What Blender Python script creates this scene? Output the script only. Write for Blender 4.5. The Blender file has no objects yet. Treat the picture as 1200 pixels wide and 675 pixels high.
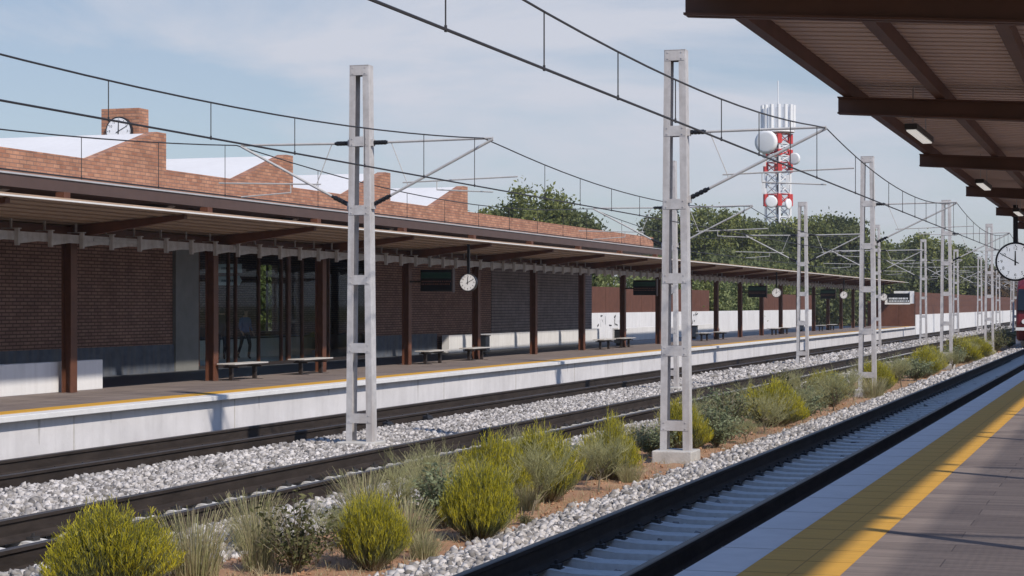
import bpy, math, random
import numpy as np
from mathutils import Vector, Matrix

S = bpy.context.scene
COL = S.collection
R = math.radians
random.seed(4)

# ------------------------------------------------------------------ camera
F_PX, CX = 2200.0, 600.0
TH = math.atan(730.0 / F_PX)
cam_d = bpy.data.cameras.new('camera')
cam_d.sensor_width = 36.0
cam_d.lens = F_PX / 1200.0 * 36.0
cam_d.shift_y = 19.5 / 1200.0
cam_d.clip_start = 0.1
cam_d.clip_end = 6000
cam = bpy.data.objects.new('camera', cam_d)
COL.objects.link(cam)
cam.location = (0, 0, 1.7)
cam.rotation_euler = (R(90), 0, TH)
S.camera = cam

# ------------------------------------------------------------------ sun, sky, exposure
SUN = Vector((1.0, -0.66, 1.07)).normalized()
EL = math.asin(SUN.z)
AZ = math.atan2(SUN.x, SUN.y)
sd = bpy.data.lights.new('sun', 'SUN')
sd.energy = 4.3
sd.angle = R(1.4)
sd.color = (1.0, 0.92, 0.81)
so = bpy.data.objects.new('sun', sd)
COL.objects.link(so)
so.rotation_euler = SUN.to_track_quat('Z', 'Y').to_euler()

W = bpy.data.worlds.new('World')
S.world = W
W.use_nodes = True
nt = W.node_tree
nt.nodes.clear()
wo = nt.nodes.new('ShaderNodeOutputWorld')
bg = nt.nodes.new('ShaderNodeBackground')
sky = nt.nodes.new('ShaderNodeTexSky')
sky.sky_type = 'NISHITA'
sky.sun_disc = False
sky.sun_elevation = EL
sky.sun_rotation = AZ
sky.air_density = 1.0
sky.dust_density = 0.3
sky.ozone_density = 5.0
tc = nt.nodes.new('ShaderNodeTexCoord')
mp = nt.nodes.new('ShaderNodeMapping')
mp.inputs['Scale'].default_value = (2.2, 2.2, 9.0)
n1 = nt.nodes.new('ShaderNodeTexNoise')
n1.inputs['Scale'].default_value = 1.7
n1.inputs['Detail'].default_value = 7
n1.inputs['Roughness'].default_value = 0.58
n1.inputs['Distortion'].default_value = 0.4
cr = nt.nodes.new('ShaderNodeValToRGB')
cr.color_ramp.elements[0].position = 0.43
cr.color_ramp.elements[0].color = (0.36, 0.36, 0.36, 1)
cr.color_ramp.elements[1].position = 0.63
cr.color_ramp.elements[1].color = (0.92, 0.92, 0.92, 1)
mx = nt.nodes.new('ShaderNodeMixRGB')
mx.inputs['Color2'].default_value = (7.0, 7.35, 8.4, 1)
bg.inputs['Strength'].default_value = 0.138
L = nt.links.new
L(tc.outputs['Generated'], mp.inputs['Vector'])
L(mp.outputs['Vector'], n1.inputs['Vector'])
L(n1.outputs['Fac'], cr.inputs['Fac'])
# thin cloud and haze belong to the lower sky; the zenith stays a clear deep blue
sz = nt.nodes.new('ShaderNodeSeparateXYZ')
L(tc.outputs['Generated'], sz.inputs[0])
mr = nt.nodes.new('ShaderNodeMapRange')
mr.interpolation_type = 'SMOOTHSTEP'
mr.inputs['From Min'].default_value = 0.12
mr.inputs['From Max'].default_value = 0.5
mr.inputs['To Min'].default_value = 1.0
mr.inputs['To Max'].default_value = 0.08
L(sz.outputs['Z'], mr.inputs['Value'])
mu = nt.nodes.new('ShaderNodeMath')
mu.operation = 'MULTIPLY'
L(cr.outputs['Color'], mu.inputs[0])
L(mr.outputs['Result'], mu.inputs[1])
L(mu.outputs[0], mx.inputs['Fac'])
L(sky.outputs['Color'], mx.inputs['Color1'])
mr2 = nt.nodes.new('ShaderNodeMapRange')
mr2.interpolation_type = 'SMOOTHSTEP'
mr2.inputs['From Min'].default_value = 0.18
mr2.inputs['From Max'].default_value = 0.6
L(sz.outputs['Z'], mr2.inputs['Value'])
gn = nt.nodes.new('ShaderNodeMixRGB')
gn.inputs['Color1'].default_value = (0.68, 0.665, 0.65, 1)
gn.inputs['Color2'].default_value = (0.80, 1.00, 1.20, 1)
L(mr2.outputs['Result'], gn.inputs['Fac'])
gm2 = nt.nodes.new('ShaderNodeMixRGB')
gm2.blend_type = 'MULTIPLY'
gm2.inputs['Fac'].default_value = 1
L(mx.outputs['Color'], gm2.inputs['Color1'])
L(gn.outputs['Color'], gm2.inputs['Color2'])
L(gm2.outputs['Color'], bg.inputs['Color'])
L(bg.outputs['Background'], wo.inputs['Surface'])

S.view_settings.view_transform = 'Standard'
S.view_settings.look = 'None'
S.view_settings.exposure = 0.0
S.view_settings.gamma = 1.0
S.view_settings.use_curve_mapping = False
S.render.engine = 'CYCLES'
S.cycles.max_bounces = 7
S.cycles.transparent_max_bounces = 12
S.cycles.caustics_reflective = False
S.cycles.caustics_refractive = False

# ------------------------------------------------------------------ materials
MATS = {}


def mat(name, col, rough=0.7, metal=0.0, var=0.0, vscale=2.0, col2=None, bump=0.0, bscale=30.0,
        spec=0.4, streak=None, island=None, detail=6, stretch=(1, 1, 1)):
    """Principled + noise colour variation + bump."""
    m = bpy.data.materials.new(name)
    m.use_nodes = True
    t = m.node_tree
    b = t.nodes['Principled BSDF']
    b.inputs['Roughness'].default_value = rough
    b.inputs['Metallic'].default_value = metal
    b.inputs['Specular IOR Level'].default_value = spec
    lk = t.links.new
    co = t.nodes.new('ShaderNodeTexCoord')
    mpn = t.nodes.new('ShaderNodeMapping')
    mpn.inputs['Scale'].default_value = stretch
    lk(co.outputs['Object'], mpn.inputs['Vector'])
    base = (*col, 1)
    out = None
    if var > 0 or col2:
        c2 = col2 if col2 else tuple(min(1, c * (1 + var)) for c in col)
        c1 = col if col2 else tuple(c * (1 - var) for c in col)
        n = t.nodes.new('ShaderNodeTexNoise')
        n.inputs['Scale'].default_value = vscale
        n.inputs['Detail'].default_value = detail
        n.inputs['Roughness'].default_value = 0.65
        lk(mpn.outputs['Vector'], n.inputs['Vector'])
        r = t.nodes.new('ShaderNodeValToRGB')
        r.color_ramp.elements[0].position = 0.32
        r.color_ramp.elements[1].position = 0.68
        r.color_ramp.elements[0].color = (*c1, 1)
        r.color_ramp.elements[1].color = (*c2, 1)
        lk(n.outputs['Fac'], r.inputs['Fac'])
        out = r.outputs['Color']
    if streak:      # vertical dirt streaks: (colour, amount)
        sc, am = streak
        n = t.nodes.new('ShaderNodeTexNoise')
        mm = t.nodes.new('ShaderNodeMapping')
        mm.inputs['Scale'].default_value = (3.5, 3.5, 0.35)
        lk(co.outputs['Object'], mm.inputs['Vector'])
        lk(mm.outputs['Vector'], n.inputs['Vector'])
        n.inputs['Scale'].default_value = 1.6
        n.inputs['Detail'].default_value = 8
        r = t.nodes.new('ShaderNodeValToRGB')
        r.color_ramp.elements[0].position = 0.45
        r.color_ramp.elements[1].position = 0.72
        r.color_ramp.elements[0].color = (0, 0, 0, 1)
        r.color_ramp.elements[1].color = (am, am, am, 1)
        lk(n.outputs['Fac'], r.inputs['Fac'])
        x = t.nodes.new('ShaderNodeMixRGB')
        lk(r.outputs['Color'], x.inputs['Fac'])
        if out:
            lk(out, x.inputs['Color1'])
        else:
            x.inputs['Color1'].default_value = base
        x.inputs['Color2'].default_value = (*sc, 1)
        out = x.outputs['Color']
    if island:      # random per mesh island: darkest and lightest factor
        g = t.nodes.new('ShaderNodeNewGeometry')
        r = t.nodes.new('ShaderNodeValToRGB')
        lo, hi = island
        r.color_ramp.elements[0].color = (*lo, 1)
        r.color_ramp.elements[1].color = (*hi, 1)
        lk(g.outputs['Random Per Island'], r.inputs['Fac'])
        x = t.nodes.new('ShaderNodeMixRGB')
        x.blend_type = 'MULTIPLY'
        x.inputs['Fac'].default_value = 1
        if out:
            lk(out, x.inputs['Color1'])
        else:
            x.inputs['Color1'].default_value = base
        lk(r.outputs['Color'], x.inputs['Color2'])
        out = x.outputs['Color']
    if out:
        lk(out, b.inputs['Base Color'])
    else:
        b.inputs['Base Color'].default_value = base
    if bump > 0:
        n = t.nodes.new('ShaderNodeTexNoise')
        n.inputs['Scale'].default_value = bscale
        n.inputs['Detail'].default_value = 5
        lk(mpn.outputs['Vector'], n.inputs['Vector'])
        bp = t.nodes.new('ShaderNodeBump')
        bp.inputs['Strength'].default_value = bump
        bp.inputs['Distance'].default_value = 0.02
        lk(n.outputs['Fac'], bp.inputs['Height'])
        lk(bp.outputs['Normal'], b.inputs['Normal'])
    MATS[name] = m
    return m


def brick_mat(name, c1, c2, mortar, w=0.32, h=0.1, swap=True, msize=0.012, var=0.35, rough=0.85):
    """Courses follow world Z and whichever horizontal axis the wall runs along."""
    m = bpy.data.materials.new(name)
    m.use_nodes = True
    t = m.node_tree
    b = t.nodes['Principled BSDF']
    b.inputs['Roughness'].default_value = rough
    b.inputs['Specular IOR Level'].default_value = 0.25
    lk = t.links.new
    co = t.nodes.new('ShaderNodeTexCoord')
    sp = t.nodes.new('ShaderNodeSeparateXYZ')
    lk(co.outputs['Object'], sp.inputs[0])
    ad = t.nodes.new('ShaderNodeMath')
    ad.operation = 'ADD'
    lk(sp.outputs['X'], ad.inputs[0])
    lk(sp.outputs['Y'], ad.inputs[1])
    cb = t.nodes.new('ShaderNodeCombineXYZ')
    lk(ad.outputs[0], cb.inputs['X'])
    lk(sp.outputs['Z'], cb.inputs['Y'])
    br = t.nodes.new('ShaderNodeTexBrick')
    br.inputs['Scale'].default_value = 1
    br.inputs['Brick Width'].default_value = w
    br.inputs['Row Height'].default_value = h
    br.inputs['Mortar Size'].default_value = msize
    br.inputs['Mortar Smooth'].default_value = 0.2
    br.inputs['Color1'].default_value = (*c1, 1)
    br.inputs['Color2'].default_value = (*c2, 1)
    br.inputs['Mortar'].default_value = (*mortar, 1)
    lk(cb.outputs[0], br.inputs['Vector'])
    n = t.nodes.new('ShaderNodeTexNoise')
    n.inputs['Scale'].default_value = 1.3
    n.inputs['Detail'].default_value = 9
    n.inputs['Roughness'].default_value = 0.75
    lk(co.outputs['Object'], n.inputs['Vector'])
    r = t.nodes.new('ShaderNodeValToRGB')
    r.color_ramp.elements[0].position = 0.3
    r.color_ramp.elements[1].position = 0.7
    lo = 1 - var
    r.color_ramp.elements[0].color = (lo, lo, lo, 1)
    r.color_ramp.elements[1].color = (1.15, 1.12, 1.1, 1)
    lk(n.outputs['Fac'], r.inputs['Fac'])
    x = t.nodes.new('ShaderNodeMixRGB')
    x.blend_type = 'MULTIPLY'
    x.inputs['Fac'].default_value = 1
    lk(br.outputs['Color'], x.inputs['Color1'])
    lk(r.outputs['Color'], x.inputs['Color2'])
    lk(x.outputs['Color'], b.inputs['Base Color'])
    bp = t.nodes.new('ShaderNodeBump')
    bp.inputs['Strength'].default_value = 0.7
    bp.inputs['Distance'].default_value = 0.01
    bp.invert = True
    lk(br.outputs['Fac'], bp.inputs['Height'])
    lk(bp.outputs['Normal'], b.inputs['Normal'])
    MATS[name] = m
    return m


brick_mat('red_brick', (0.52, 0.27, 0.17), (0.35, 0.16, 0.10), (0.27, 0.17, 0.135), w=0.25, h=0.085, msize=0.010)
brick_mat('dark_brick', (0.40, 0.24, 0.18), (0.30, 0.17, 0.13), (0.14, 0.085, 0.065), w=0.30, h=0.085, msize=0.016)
brick_mat('grey_brick', (0.34, 0.28, 0.26), (0.29, 0.24, 0.225), (0.15, 0.125, 0.12), w=0.9, h=0.12, msize=0.018)
brick_mat('deck_paving', (0.27, 0.225, 0.205), (0.20, 0.165, 0.155), (0.15, 0.125, 0.12), w=1.2, h=0.4, msize=0.006, var=0.38)
# paving courses are laid on X/Y, so rebuild its vector
_t = MATS['deck_paving'].node_tree
_br = [n for n in _t.nodes if n.type == 'TEX_BRICK'][0]
_co = [n for n in _t.nodes if n.type == 'TEX_COORD'][0]
_t.links.new(_co.outputs['Object'], _br.inputs['Vector'])
_n = [n for n in _t.nodes if n.type == 'TEX_NOISE'][0]
_mm = _t.nodes.new('ShaderNodeMapping')
_mm.inputs['Scale'].default_value = (0.7, 6.0, 1)
_t.links.new(_co.outputs['Object'], _mm.inputs['Vector'])
_t.links.new(_mm.outputs['Vector'], _n.inputs['Vector'])

mat('concrete', (0.64, 0.62, 0.625), 0.85, var=0.10, vscale=0.9, bump=0.15, bscale=12, streak=((0.46, 0.44, 0.44), 0.30))
mat('stained_concrete', (0.50, 0.48, 0.475), 0.9, var=0.12, vscale=3)
mat('kerb_concrete', (0.68, 0.67, 0.66), 0.8, var=0.07, vscale=3, bump=0.1)
mat('footing_concrete', (0.46, 0.44, 0.41), 0.9, var=0.15, vscale=5, bump=0.3)
mat('white_render', (0.74, 0.73, 0.73), 0.85, var=0.07, vscale=0.8, streak=((0.5, 0.48, 0.47), 0.28), bump=0.1)
mat('yellow_paint', (0.60, 0.325, 0.045), 0.7, var=0.09, vscale=6, bump=0.2, bscale=60, stretch=(0.4, 3, 1))
mat('tactile_joint', (0.34, 0.19, 0.04), 0.8)
mat('shaded_paving', (0.075, 0.08, 0.095), 0.55, var=0.2, vscale=2)  # canopy shade put into the paving colour
mat('slate_plinth', (0.09, 0.105, 0.135), 0.7, var=0.3, vscale=3, streak=((0.16, 0.15, 0.14), 0.6))
mat('brown_steel', (0.115, 0.050, 0.034), 0.5, var=0.2, vscale=3, spec=0.5)
mat('rust_post', (0.115, 0.044, 0.024), 0.55, var=0.25, vscale=4)
mat('fascia_steel', (0.085, 0.052, 0.044), 0.5, var=0.12, vscale=2, streak=((0.08, 0.05, 0.045), 0.5))
mat('canopy_sheet', (0.38, 0.275, 0.20), 0.6, var=0.1, vscale=1.5)
mat('near_canopy_sheet', (0.72, 0.58, 0.51), 0.65, var=0.08, vscale=0.8)
mat('white_trim', (0.72, 0.70, 0.68), 0.5, var=0.05)
mat('grey_coping', (0.42, 0.43, 0.45), 0.5, var=0.1)
mat('white_roofing', (0.70, 0.685, 0.675), 0.8, var=0.04, vscale=0.6, streak=((0.6, 0.58, 0.56), 0.3))
mat('galvanised', (0.49, 0.475, 0.475), 0.6, metal=0.0, var=0.14, vscale=7, spec=0.4, streak=((0.33, 0.28, 0.25), 0.55))
mat('galvanised_tube', (0.47, 0.46, 0.45), 0.5, var=0.1, vscale=6)
mat('black_insulator', (0.012, 0.012, 0.014), 0.35)
mat('wire', (0.03, 0.028, 0.03), 0.5)
mat('rail_web', (0.036, 0.028, 0.024), 0.8, var=0.3, vscale=6, bump=0.3, bscale=20, stretch=(1, 0.3, 1), spec=0.15)
mat('rail_head', (0.075, 0.066, 0.062), 0.5, metal=0.2, var=0.12, vscale=4, stretch=(1, 0.2, 1))
mat('sleeper', (0.58, 0.56, 0.53), 0.9, var=0.12, vscale=4, bump=0.3, bscale=25, streak=((0.34, 0.29, 0.26), 0.4))
mat('fastener', (0.03, 0.028, 0.028), 0.6)
mat('ballast_stone', (0.52, 0.50, 0.485), 0.9, var=0.22, vscale=14, island=((0.28, 0.265, 0.25), (1.15, 1.12, 1.10)), spec=0.15)
mat('ballast_bed', (0.12, 0.115, 0.115), 0.95, var=0.4, vscale=14, bump=1.0, bscale=18)
mat('soil', (0.30, 0.165, 0.095), 0.95, col2=(0.43, 0.26, 0.165), vscale=1.6, bump=0.7, bscale=14, spec=0.1)
mat('field', (0.20, 0.15, 0.08), 0.95, col2=(0.10, 0.12, 0.04), vscale=0.05, spec=0.1)
mat('corten', (0.125, 0.050, 0.030), 0.75, var=0.22, vscale=2.5, streak=((0.11, 0.04, 0.025), 0.6))
mat('dark_brown_panel', (0.09, 0.045, 0.035), 0.7, var=0.2)
mat('dark_steel', (0.03, 0.022, 0.02), 0.4)
mat('grey_pilaster', (0.20, 0.20, 0.19), 0.6, var=0.12, vscale=2)
mat('white_enamel', (0.80, 0.80, 0.80), 0.4)
mat('black_plastic', (0.014, 0.015, 0.02), 0.4)
mat('dial', (0.80, 0.80, 0.82), 0.45)
mat('screen', (0.010, 0.012, 0.016), 0.25)
mat('screen_green', (0.012, 0.055, 0.038), 0.35)
mat('screen_amber', (0.16, 0.07, 0.05), 0.5)
mat('sign_face', (0.78, 0.82, 0.86), 0.5)
mat('sign_ink', (0.03, 0.04, 0.07), 0.5)
mat('bench_top', (0.50, 0.48, 0.46), 0.6, var=0.1)
mat('bin_grey', (0.20, 0.20, 0.19), 0.7, var=0.1)
mat('floor_tile', (0.78, 0.79, 0.80), 0.35, var=0.05)
mat('tower_red', (0.55, 0.045, 0.04), 0.5)
mat('tower_white', (0.78, 0.78, 0.79), 0.5)
mat('train_red', (0.12, 0.010, 0.012), 0.35)
mat('train_white', (0.7, 0.7, 0.7), 0.35)
mat('train_glass', (0.01, 0.013, 0.018), 0.1)
mat('train_dark', (0.03, 0.03, 0.03), 0.7)
mat('skin', (0.45, 0.27, 0.19), 0.6)
mat('hair', (0.03, 0.02, 0.015), 0.8)
mat('shirt_blue', (0.07, 0.14, 0.34), 0.8)
mat('trousers_dark', (0.02, 0.022, 0.04), 0.85)
mat('jacket_dark', (0.025, 0.025, 0.03), 0.85)
mat('planter_green', (0.02, 0.10, 0.06), 0.6)
mat('bark', (0.12, 0.085, 0.06), 0.9, var=0.3, vscale=8)


def leaf_mat(name, lo, hi, rough=0.7, trans=0.33, vs=0.6):
    m = bpy.data.materials.new(name)
    m.use_nodes = True
    t = m.node_tree
    lk = t.links.new
    b = t.nodes['Principled BSDF']
    b.inputs['Roughness'].default_value = rough
    b.inputs['Specular IOR Level'].default_value = 0.2
    g = t.nodes.new('ShaderNodeNewGeometry')
    co = t.nodes.new('ShaderNodeTexCoord')
    n = t.nodes.new('ShaderNodeTexNoise')
    n.inputs['Scale'].default_value = vs
    lk(co.outputs['Object'], n.inputs['Vector'])
    a = t.nodes.new('ShaderNodeMath')
    a.operation = 'MULTIPLY_ADD'
    lk(g.outputs['Random Per Island'], a.inputs[0])
    a.inputs[1].default_value = 0.5
    lk(n.outputs['Fac'], a.inputs[2])
    r = t.nodes.new('ShaderNodeValToRGB')
    r.color_ramp.elements[0].position = 0.45
    r.color_ramp.elements[1].position = 1.0
    r.color_ramp.elements[0].color = (*lo, 1)
    r.color_ramp.elements[1].color = (*hi, 1)
    lk(a.outputs[0], r.inputs['Fac'])
    lk(r.outputs['Color'], b.inputs['Base Color'])
    tr = t.nodes.new('ShaderNodeBsdfTranslucent')
    lk(r.outputs['Color'], tr.inputs['Color'])
    mxs = t.nodes.new('ShaderNodeMixShader')
    mxs.inputs[0].default_value = trans
    lk(b.outputs[0], mxs.inputs[1])
    lk(tr.outputs[0], mxs.inputs[2])
    lk(mxs.outputs[0], t.nodes['Material Output'].inputs['Surface'])
    MATS[name] = m


leaf_mat('broom_tip', (0.33, 0.30, 0.018), (0.60, 0.52, 0.04), vs=3)
leaf_mat('broom_stem', (0.13, 0.145, 0.05), (0.27, 0.27, 0.12), vs=3)
leaf_mat('dry_stem', (0.20, 0.17, 0.12), (0.36, 0.31, 0.22), vs=3)
leaf_mat('pale_twig', (0.26, 0.26, 0.12), (0.46, 0.44, 0.23), vs=3)
leaf_mat('dry_grass', (0.34, 0.29, 0.17), (0.50, 0.43, 0.27), vs=3)
leaf_mat('grey_leaf', (0.14, 0.17, 0.09), (0.28, 0.31, 0.18), vs=3)
leaf_mat('olive_leaf', (0.08, 0.09, 0.035), (0.19, 0.18, 0.08), vs=3)
leaf_mat('tree_leaf', (0.09, 0.115, 0.035), (0.25, 0.265, 0.085), vs=0.5)
leaf_mat('tree_leaf_dark', (0.065, 0.088, 0.036), (0.18, 0.195, 0.08), vs=0.5)
leaf_mat('tree_leaf_rust', (0.10, 0.06, 0.03), (0.20, 0.13, 0.06), vs=0.4)
leaf_mat('poplar_leaf', (0.12, 0.16, 0.05), (0.30, 0.33, 0.15), vs=0.8)

# glass: clear sheet that lets light pass, mirror at grazing angles
gm = bpy.data.materials.new('glass')
gm.use_nodes = True
t = gm.node_tree
t.nodes.clear()
o_ = t.nodes.new('ShaderNodeOutputMaterial')
tr_ = t.nodes.new('ShaderNodeBsdfTransparent')
tr_.inputs['Color'].default_value = (0.84, 0.88, 0.87, 1)
gl_ = t.nodes.new('ShaderNodeBsdfGlossy')
gl_.inputs['Roughness'].default_value = 0.02
gl_.inputs['Color'].default_value = (0.5, 0.5, 0.5, 1)
fr_ = t.nodes.new('ShaderNodeLayerWeight')
fr_.inputs['Blend'].default_value = 0.35
pw_ = t.nodes.new('ShaderNodeMath')
pw_.operation = 'POWER'
pw_.inputs[1].default_value = 3.0
ma_ = t.nodes.new('ShaderNodeMath')
ma_.operation = 'MULTIPLY_ADD'
ma_.inputs[1].default_value = 0.5
ma_.inputs[2].default_value = 0.015
t.links.new(fr_.outputs['Facing'], pw_.inputs[0])
t.links.new(pw_.outputs[0], ma_.inputs[0])
mx_ = t.nodes.new('ShaderNodeMixShader')
t.links.new(ma_.outputs[0], mx_.inputs[0])
t.links.new(tr_.outputs[0], mx_.inputs[1])
t.links.new(gl_.outputs[0], mx_.inputs[2])
t.links.new(mx_.outputs[0], o_.inputs['Surface'])
MATS['glass'] = gm

lm = bpy.data.materials.new('lamp_diffuser')
lm.use_nodes = True
lb = lm.node_tree.nodes['Principled BSDF']
lb.inputs['Base Color'].default_value = (0.85, 0.85, 0.82, 1)
lb.inputs['Emission Color'].default_value = (1, 0.96, 0.9, 1)
lb.inputs['Emission Strength'].default_value = 0.45
MATS['lamp_diffuser'] = lm


# ------------------------------------------------------------------ mesh collector
class MB:
    """Collects boxes, tubes and loose faces; X is metres to the LEFT of the camera line, s along the track, z up."""

    def __init__(self, org=(0, 0, 0)):
        self.v, self.f, self.mi = [], [], []
        self.o = org
        self.cur = 0

    def P(self, X, s, z):
        return (-(X - self.o[0]), s - self.o[1], z - self.o[2])

    def poly(self, pts, faces):
        b = len(self.v)
        self.v += [self.P(*p) for p in pts]
        for f in faces:
            self.f.append(tuple(b + i for i in f))
            self.mi.append(self.cur)
        return self

    def box(self, X0, X1, s0, s1, z0, z1):
        p = [(X0, s0, z0), (X1, s0, z0), (X1, s1, z0), (X0, s1, z0), (X0, s0, z1), (X1, s0, z1), (X1, s1, z1), (X0, s1, z1)]
        return self.poly(p, [(0, 1, 2, 3), (4, 7, 6, 5), (0, 4, 5, 1), (1, 5, 6, 2), (2, 6, 7, 3), (3, 7, 4, 0)])

    def prism(self, prof, a0, a1, axis='s'):
        """profile of (u, z) pairs extruded; axis 's': u = X, along s; axis 'X': u = s, along X."""
        n = len(prof)
        if axis == 's':
            p = [(u, a0, z) for u, z in prof] + [(u, a1, z) for u, z in prof]
        else:
            p = [(a0, u, z) for u, z in prof] + [(a1, u, z) for u, z in prof]
        fs = [tuple(range(n)), tuple(range(2 * n - 1, n - 1, -1))]
        fs += [(i, i + n, (i + 1) % n + n, (i + 1) % n) for i in range(n)]
        return self.poly(p, fs)

    def tube(self, a, b, r, n=6, r2=None):
        a, b = Vector(a), Vector(b)
        r2 = r if r2 is None else r2
        d = (b - a).normalized()
        u = d.orthogonal().normalized()
        w = d.cross(u)
        pts = []
        for q, rr in ((a, r), (b, r2)):
            for i in range(n):
                t_ = 2 * math.pi * i / n
                pts.append(tuple(q + (u * math.cos(t_) + w * math.sin(t_)) * rr))
        fs = [(i, (i + 1) % n, n + (i + 1) % n, n + i) for i in range(n)] + [tuple(range(n - 1, -1, -1)), tuple(range(n, 2 * n))]
        return self.poly(pts, fs)

    def path(self, pts, r, n=5):
        for a, b in zip(pts[:-1], pts[1:]):
            self.tube(a, b, r, n)
        return self

    def disc(self, c, ax, r, th, n=32, r_in=None):
        c, ax = Vector(c), Vector(ax).normalized()
        return self.tube(tuple(c - ax * th / 2), tuple(c + ax * th / 2), r, n)

    def build(self, name, m, parent=None, smooth=False, bevel=0.0):
        me = bpy.data.meshes.new(name)
        me.from_pydata(self.v, [], self.f)
        ms = m if isinstance(m, (list, tuple)) else [m]
        for q in ms:
            me.materials.append(MATS[q])
        if len(ms) > 1:
            me.polygons.foreach_set('material_index', self.mi)
        import bmesh
        bm = bmesh.new()
        bm.from_mesh(me)
        bmesh.ops.recalc_face_normals(bm, faces=bm.faces)
        bm.to_mesh(me)
        bm.free()
        if smooth:
            me.polygons.foreach_set('use_smooth', [True] * len(me.polygons))
        o = bpy.data.objects.new(name, me)
        COL.objects.link(o)
        if parent is not None:
            o.parent = parent
        else:
            o.location = (-self.o[0], self.o[1], self.o[2])
        if bevel:
            bv = o.modifiers.new('bevel', 'BEVEL')
            bv.width = bevel
            bv.segments = 2
            bv.limit_method = 'ANGLE'
        return o


def tag(o, label, cat, group=None):
    o['label'] = label
    o['category'] = cat
    if group:
        o['group'] = group
    return o


def struct(o):
    o['kind'] = 'structure'
    return o


def stuff(o):
    o['kind'] = 'stuff'
    return o


def empty(name, X, s, z, label, cat, group=None):
    e = bpy.data.objects.new(name, None)
    e.empty_display_size = 0.3
    COL.objects.link(e)
    e.location = (-X, s, z)
    return tag(e, label, cat, group)


def kids(o):
    return KIDS.get(o.name, [])


def dup(o, X, s, z, label=None, scale=None, rz=None):
    def rec(src, parent):
        c = src.copy()
        COL.objects.link(c)
        if parent is not None:
            c.parent = parent
            c.matrix_parent_inverse = src.matrix_parent_inverse
        for ch in src.children:
            rec(ch, c)
        return c
    n = rec(o, None)
    n.location = (-X, s, z)
    if label:
        n['label'] = label
    if scale:
        n.scale = scale
    if rz is not None:
        n.rotation_euler.z = rz
    return n


ORD = ['nearest', 'second', 'third', 'fourth', 'fifth', 'sixth', 'seventh', 'eighth', 'ninth', 'tenth', 'eleventh', 'twelfth']

# ------------------------------------------------------------------ ground
g = MB()
g.box(-2500, 2500, -300, 3500, -1.6, -1.10)
struct(g.build('ground', 'field'))


def sheet(X0, X1, s0, s1, z, nx, ns, amp, seed, prof=None):
    m = MB()
    rnd = random.Random(seed)
    pts = []
    for j in range(ns + 1):
        for i in range(nx + 1):
            X = X0 + (X1 - X0) * i / nx
            s = s0 + (s1 - s0) * (j / ns) ** 1.6
            zz = z + (prof(X) if prof else 0) + rnd.uniform(-amp, amp)
            pts.append((X, s, zz))
    fs = []
    for j in range(ns):
        for i in range(nx):
            a = j * (nx + 1) + i
            fs.append((a, a + 1, a + nx + 2, a + nx + 1))
    return m.poly(pts, fs)


struct(sheet(6.3, 9.4, 2, 420, -0.935, 26, 420, 0.012, 3).build('soil_strip', 'soil', smooth=True))


def bed_near(X):   # shoulder left of the near track
    return 0.02 if X > 5.75 else -0.08


def clampf(a, lo, hi):
    return max(lo, min(hi, a))


def z_ballast(X):
    """top of the ballast bed under the stones."""
    if X < 3.0:
        return -0.95
    if X < 4.05:
        return -0.95
    if X < 5.68:
        return -1.05
    if X < 6.35:
        return -0.865
    if X < 6.95:
        return -0.865 - (X - 6.35) * 0.16
    if X < 8.8:
        return -1.0
    if X < 10.15:
        return -0.96 + clampf((X - 8.8) * 0.12, 0, 0.08)
    if X < 11.85:
        return -1.03
    if X < 12.1:
        return -0.90
    if X < 14.7:
        return -0.87 + 0.05 * math.sin((X - 12.1) / 2.6 * math.pi)
    if X < 16.4:
        return -0.965
    return -0.93


bedm = MB()
Xs = [2.9, 4.05, 4.06, 5.67, 5.70, 6.35, 6.95, 7.0]
pts, fs = [], []
def bed(Xs, name):
    m = MB()
    p = []
    for s in (1, 40, 120, 420):
        for X in Xs:
            p.append((X, s, z_ballast(X)))
    n = len(Xs)
    f = []
    for j in range(3):
        for i in range(n - 1):
            a = j * n + i
            f.append((a, a + 1, a + n + 1, a + n))
    m.poly(p, f)
    return struct(m.build(name, 'ballast_bed'))
bed([2.8, 4.04, 4.06, 5.67, 5.70, 6.34, 6.9], 'track_bed')
bed([8.85, 9.4, 10.14, 10.16, 11.84, 11.86, 12.11, 12.8, 13.4, 14.0, 14.69, 14.71, 16.39, 16.41, 17.3], 'track_bed')

# loose stones: irregular small polyhedra spread on the beds
ICO_V = None
def ico():
    import bmesh
    bm = bmesh.new()
    bmesh.ops.create_icosphere(bm, subdivisions=1, radius=1)
    v = np.array([x.co[:] for x in bm.verts])
    f = np.array([[q.index for q in x.verts] for x in bm.faces])
    bm.free()
    return v, f
ICO_V, ICO_F = ico()


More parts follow.
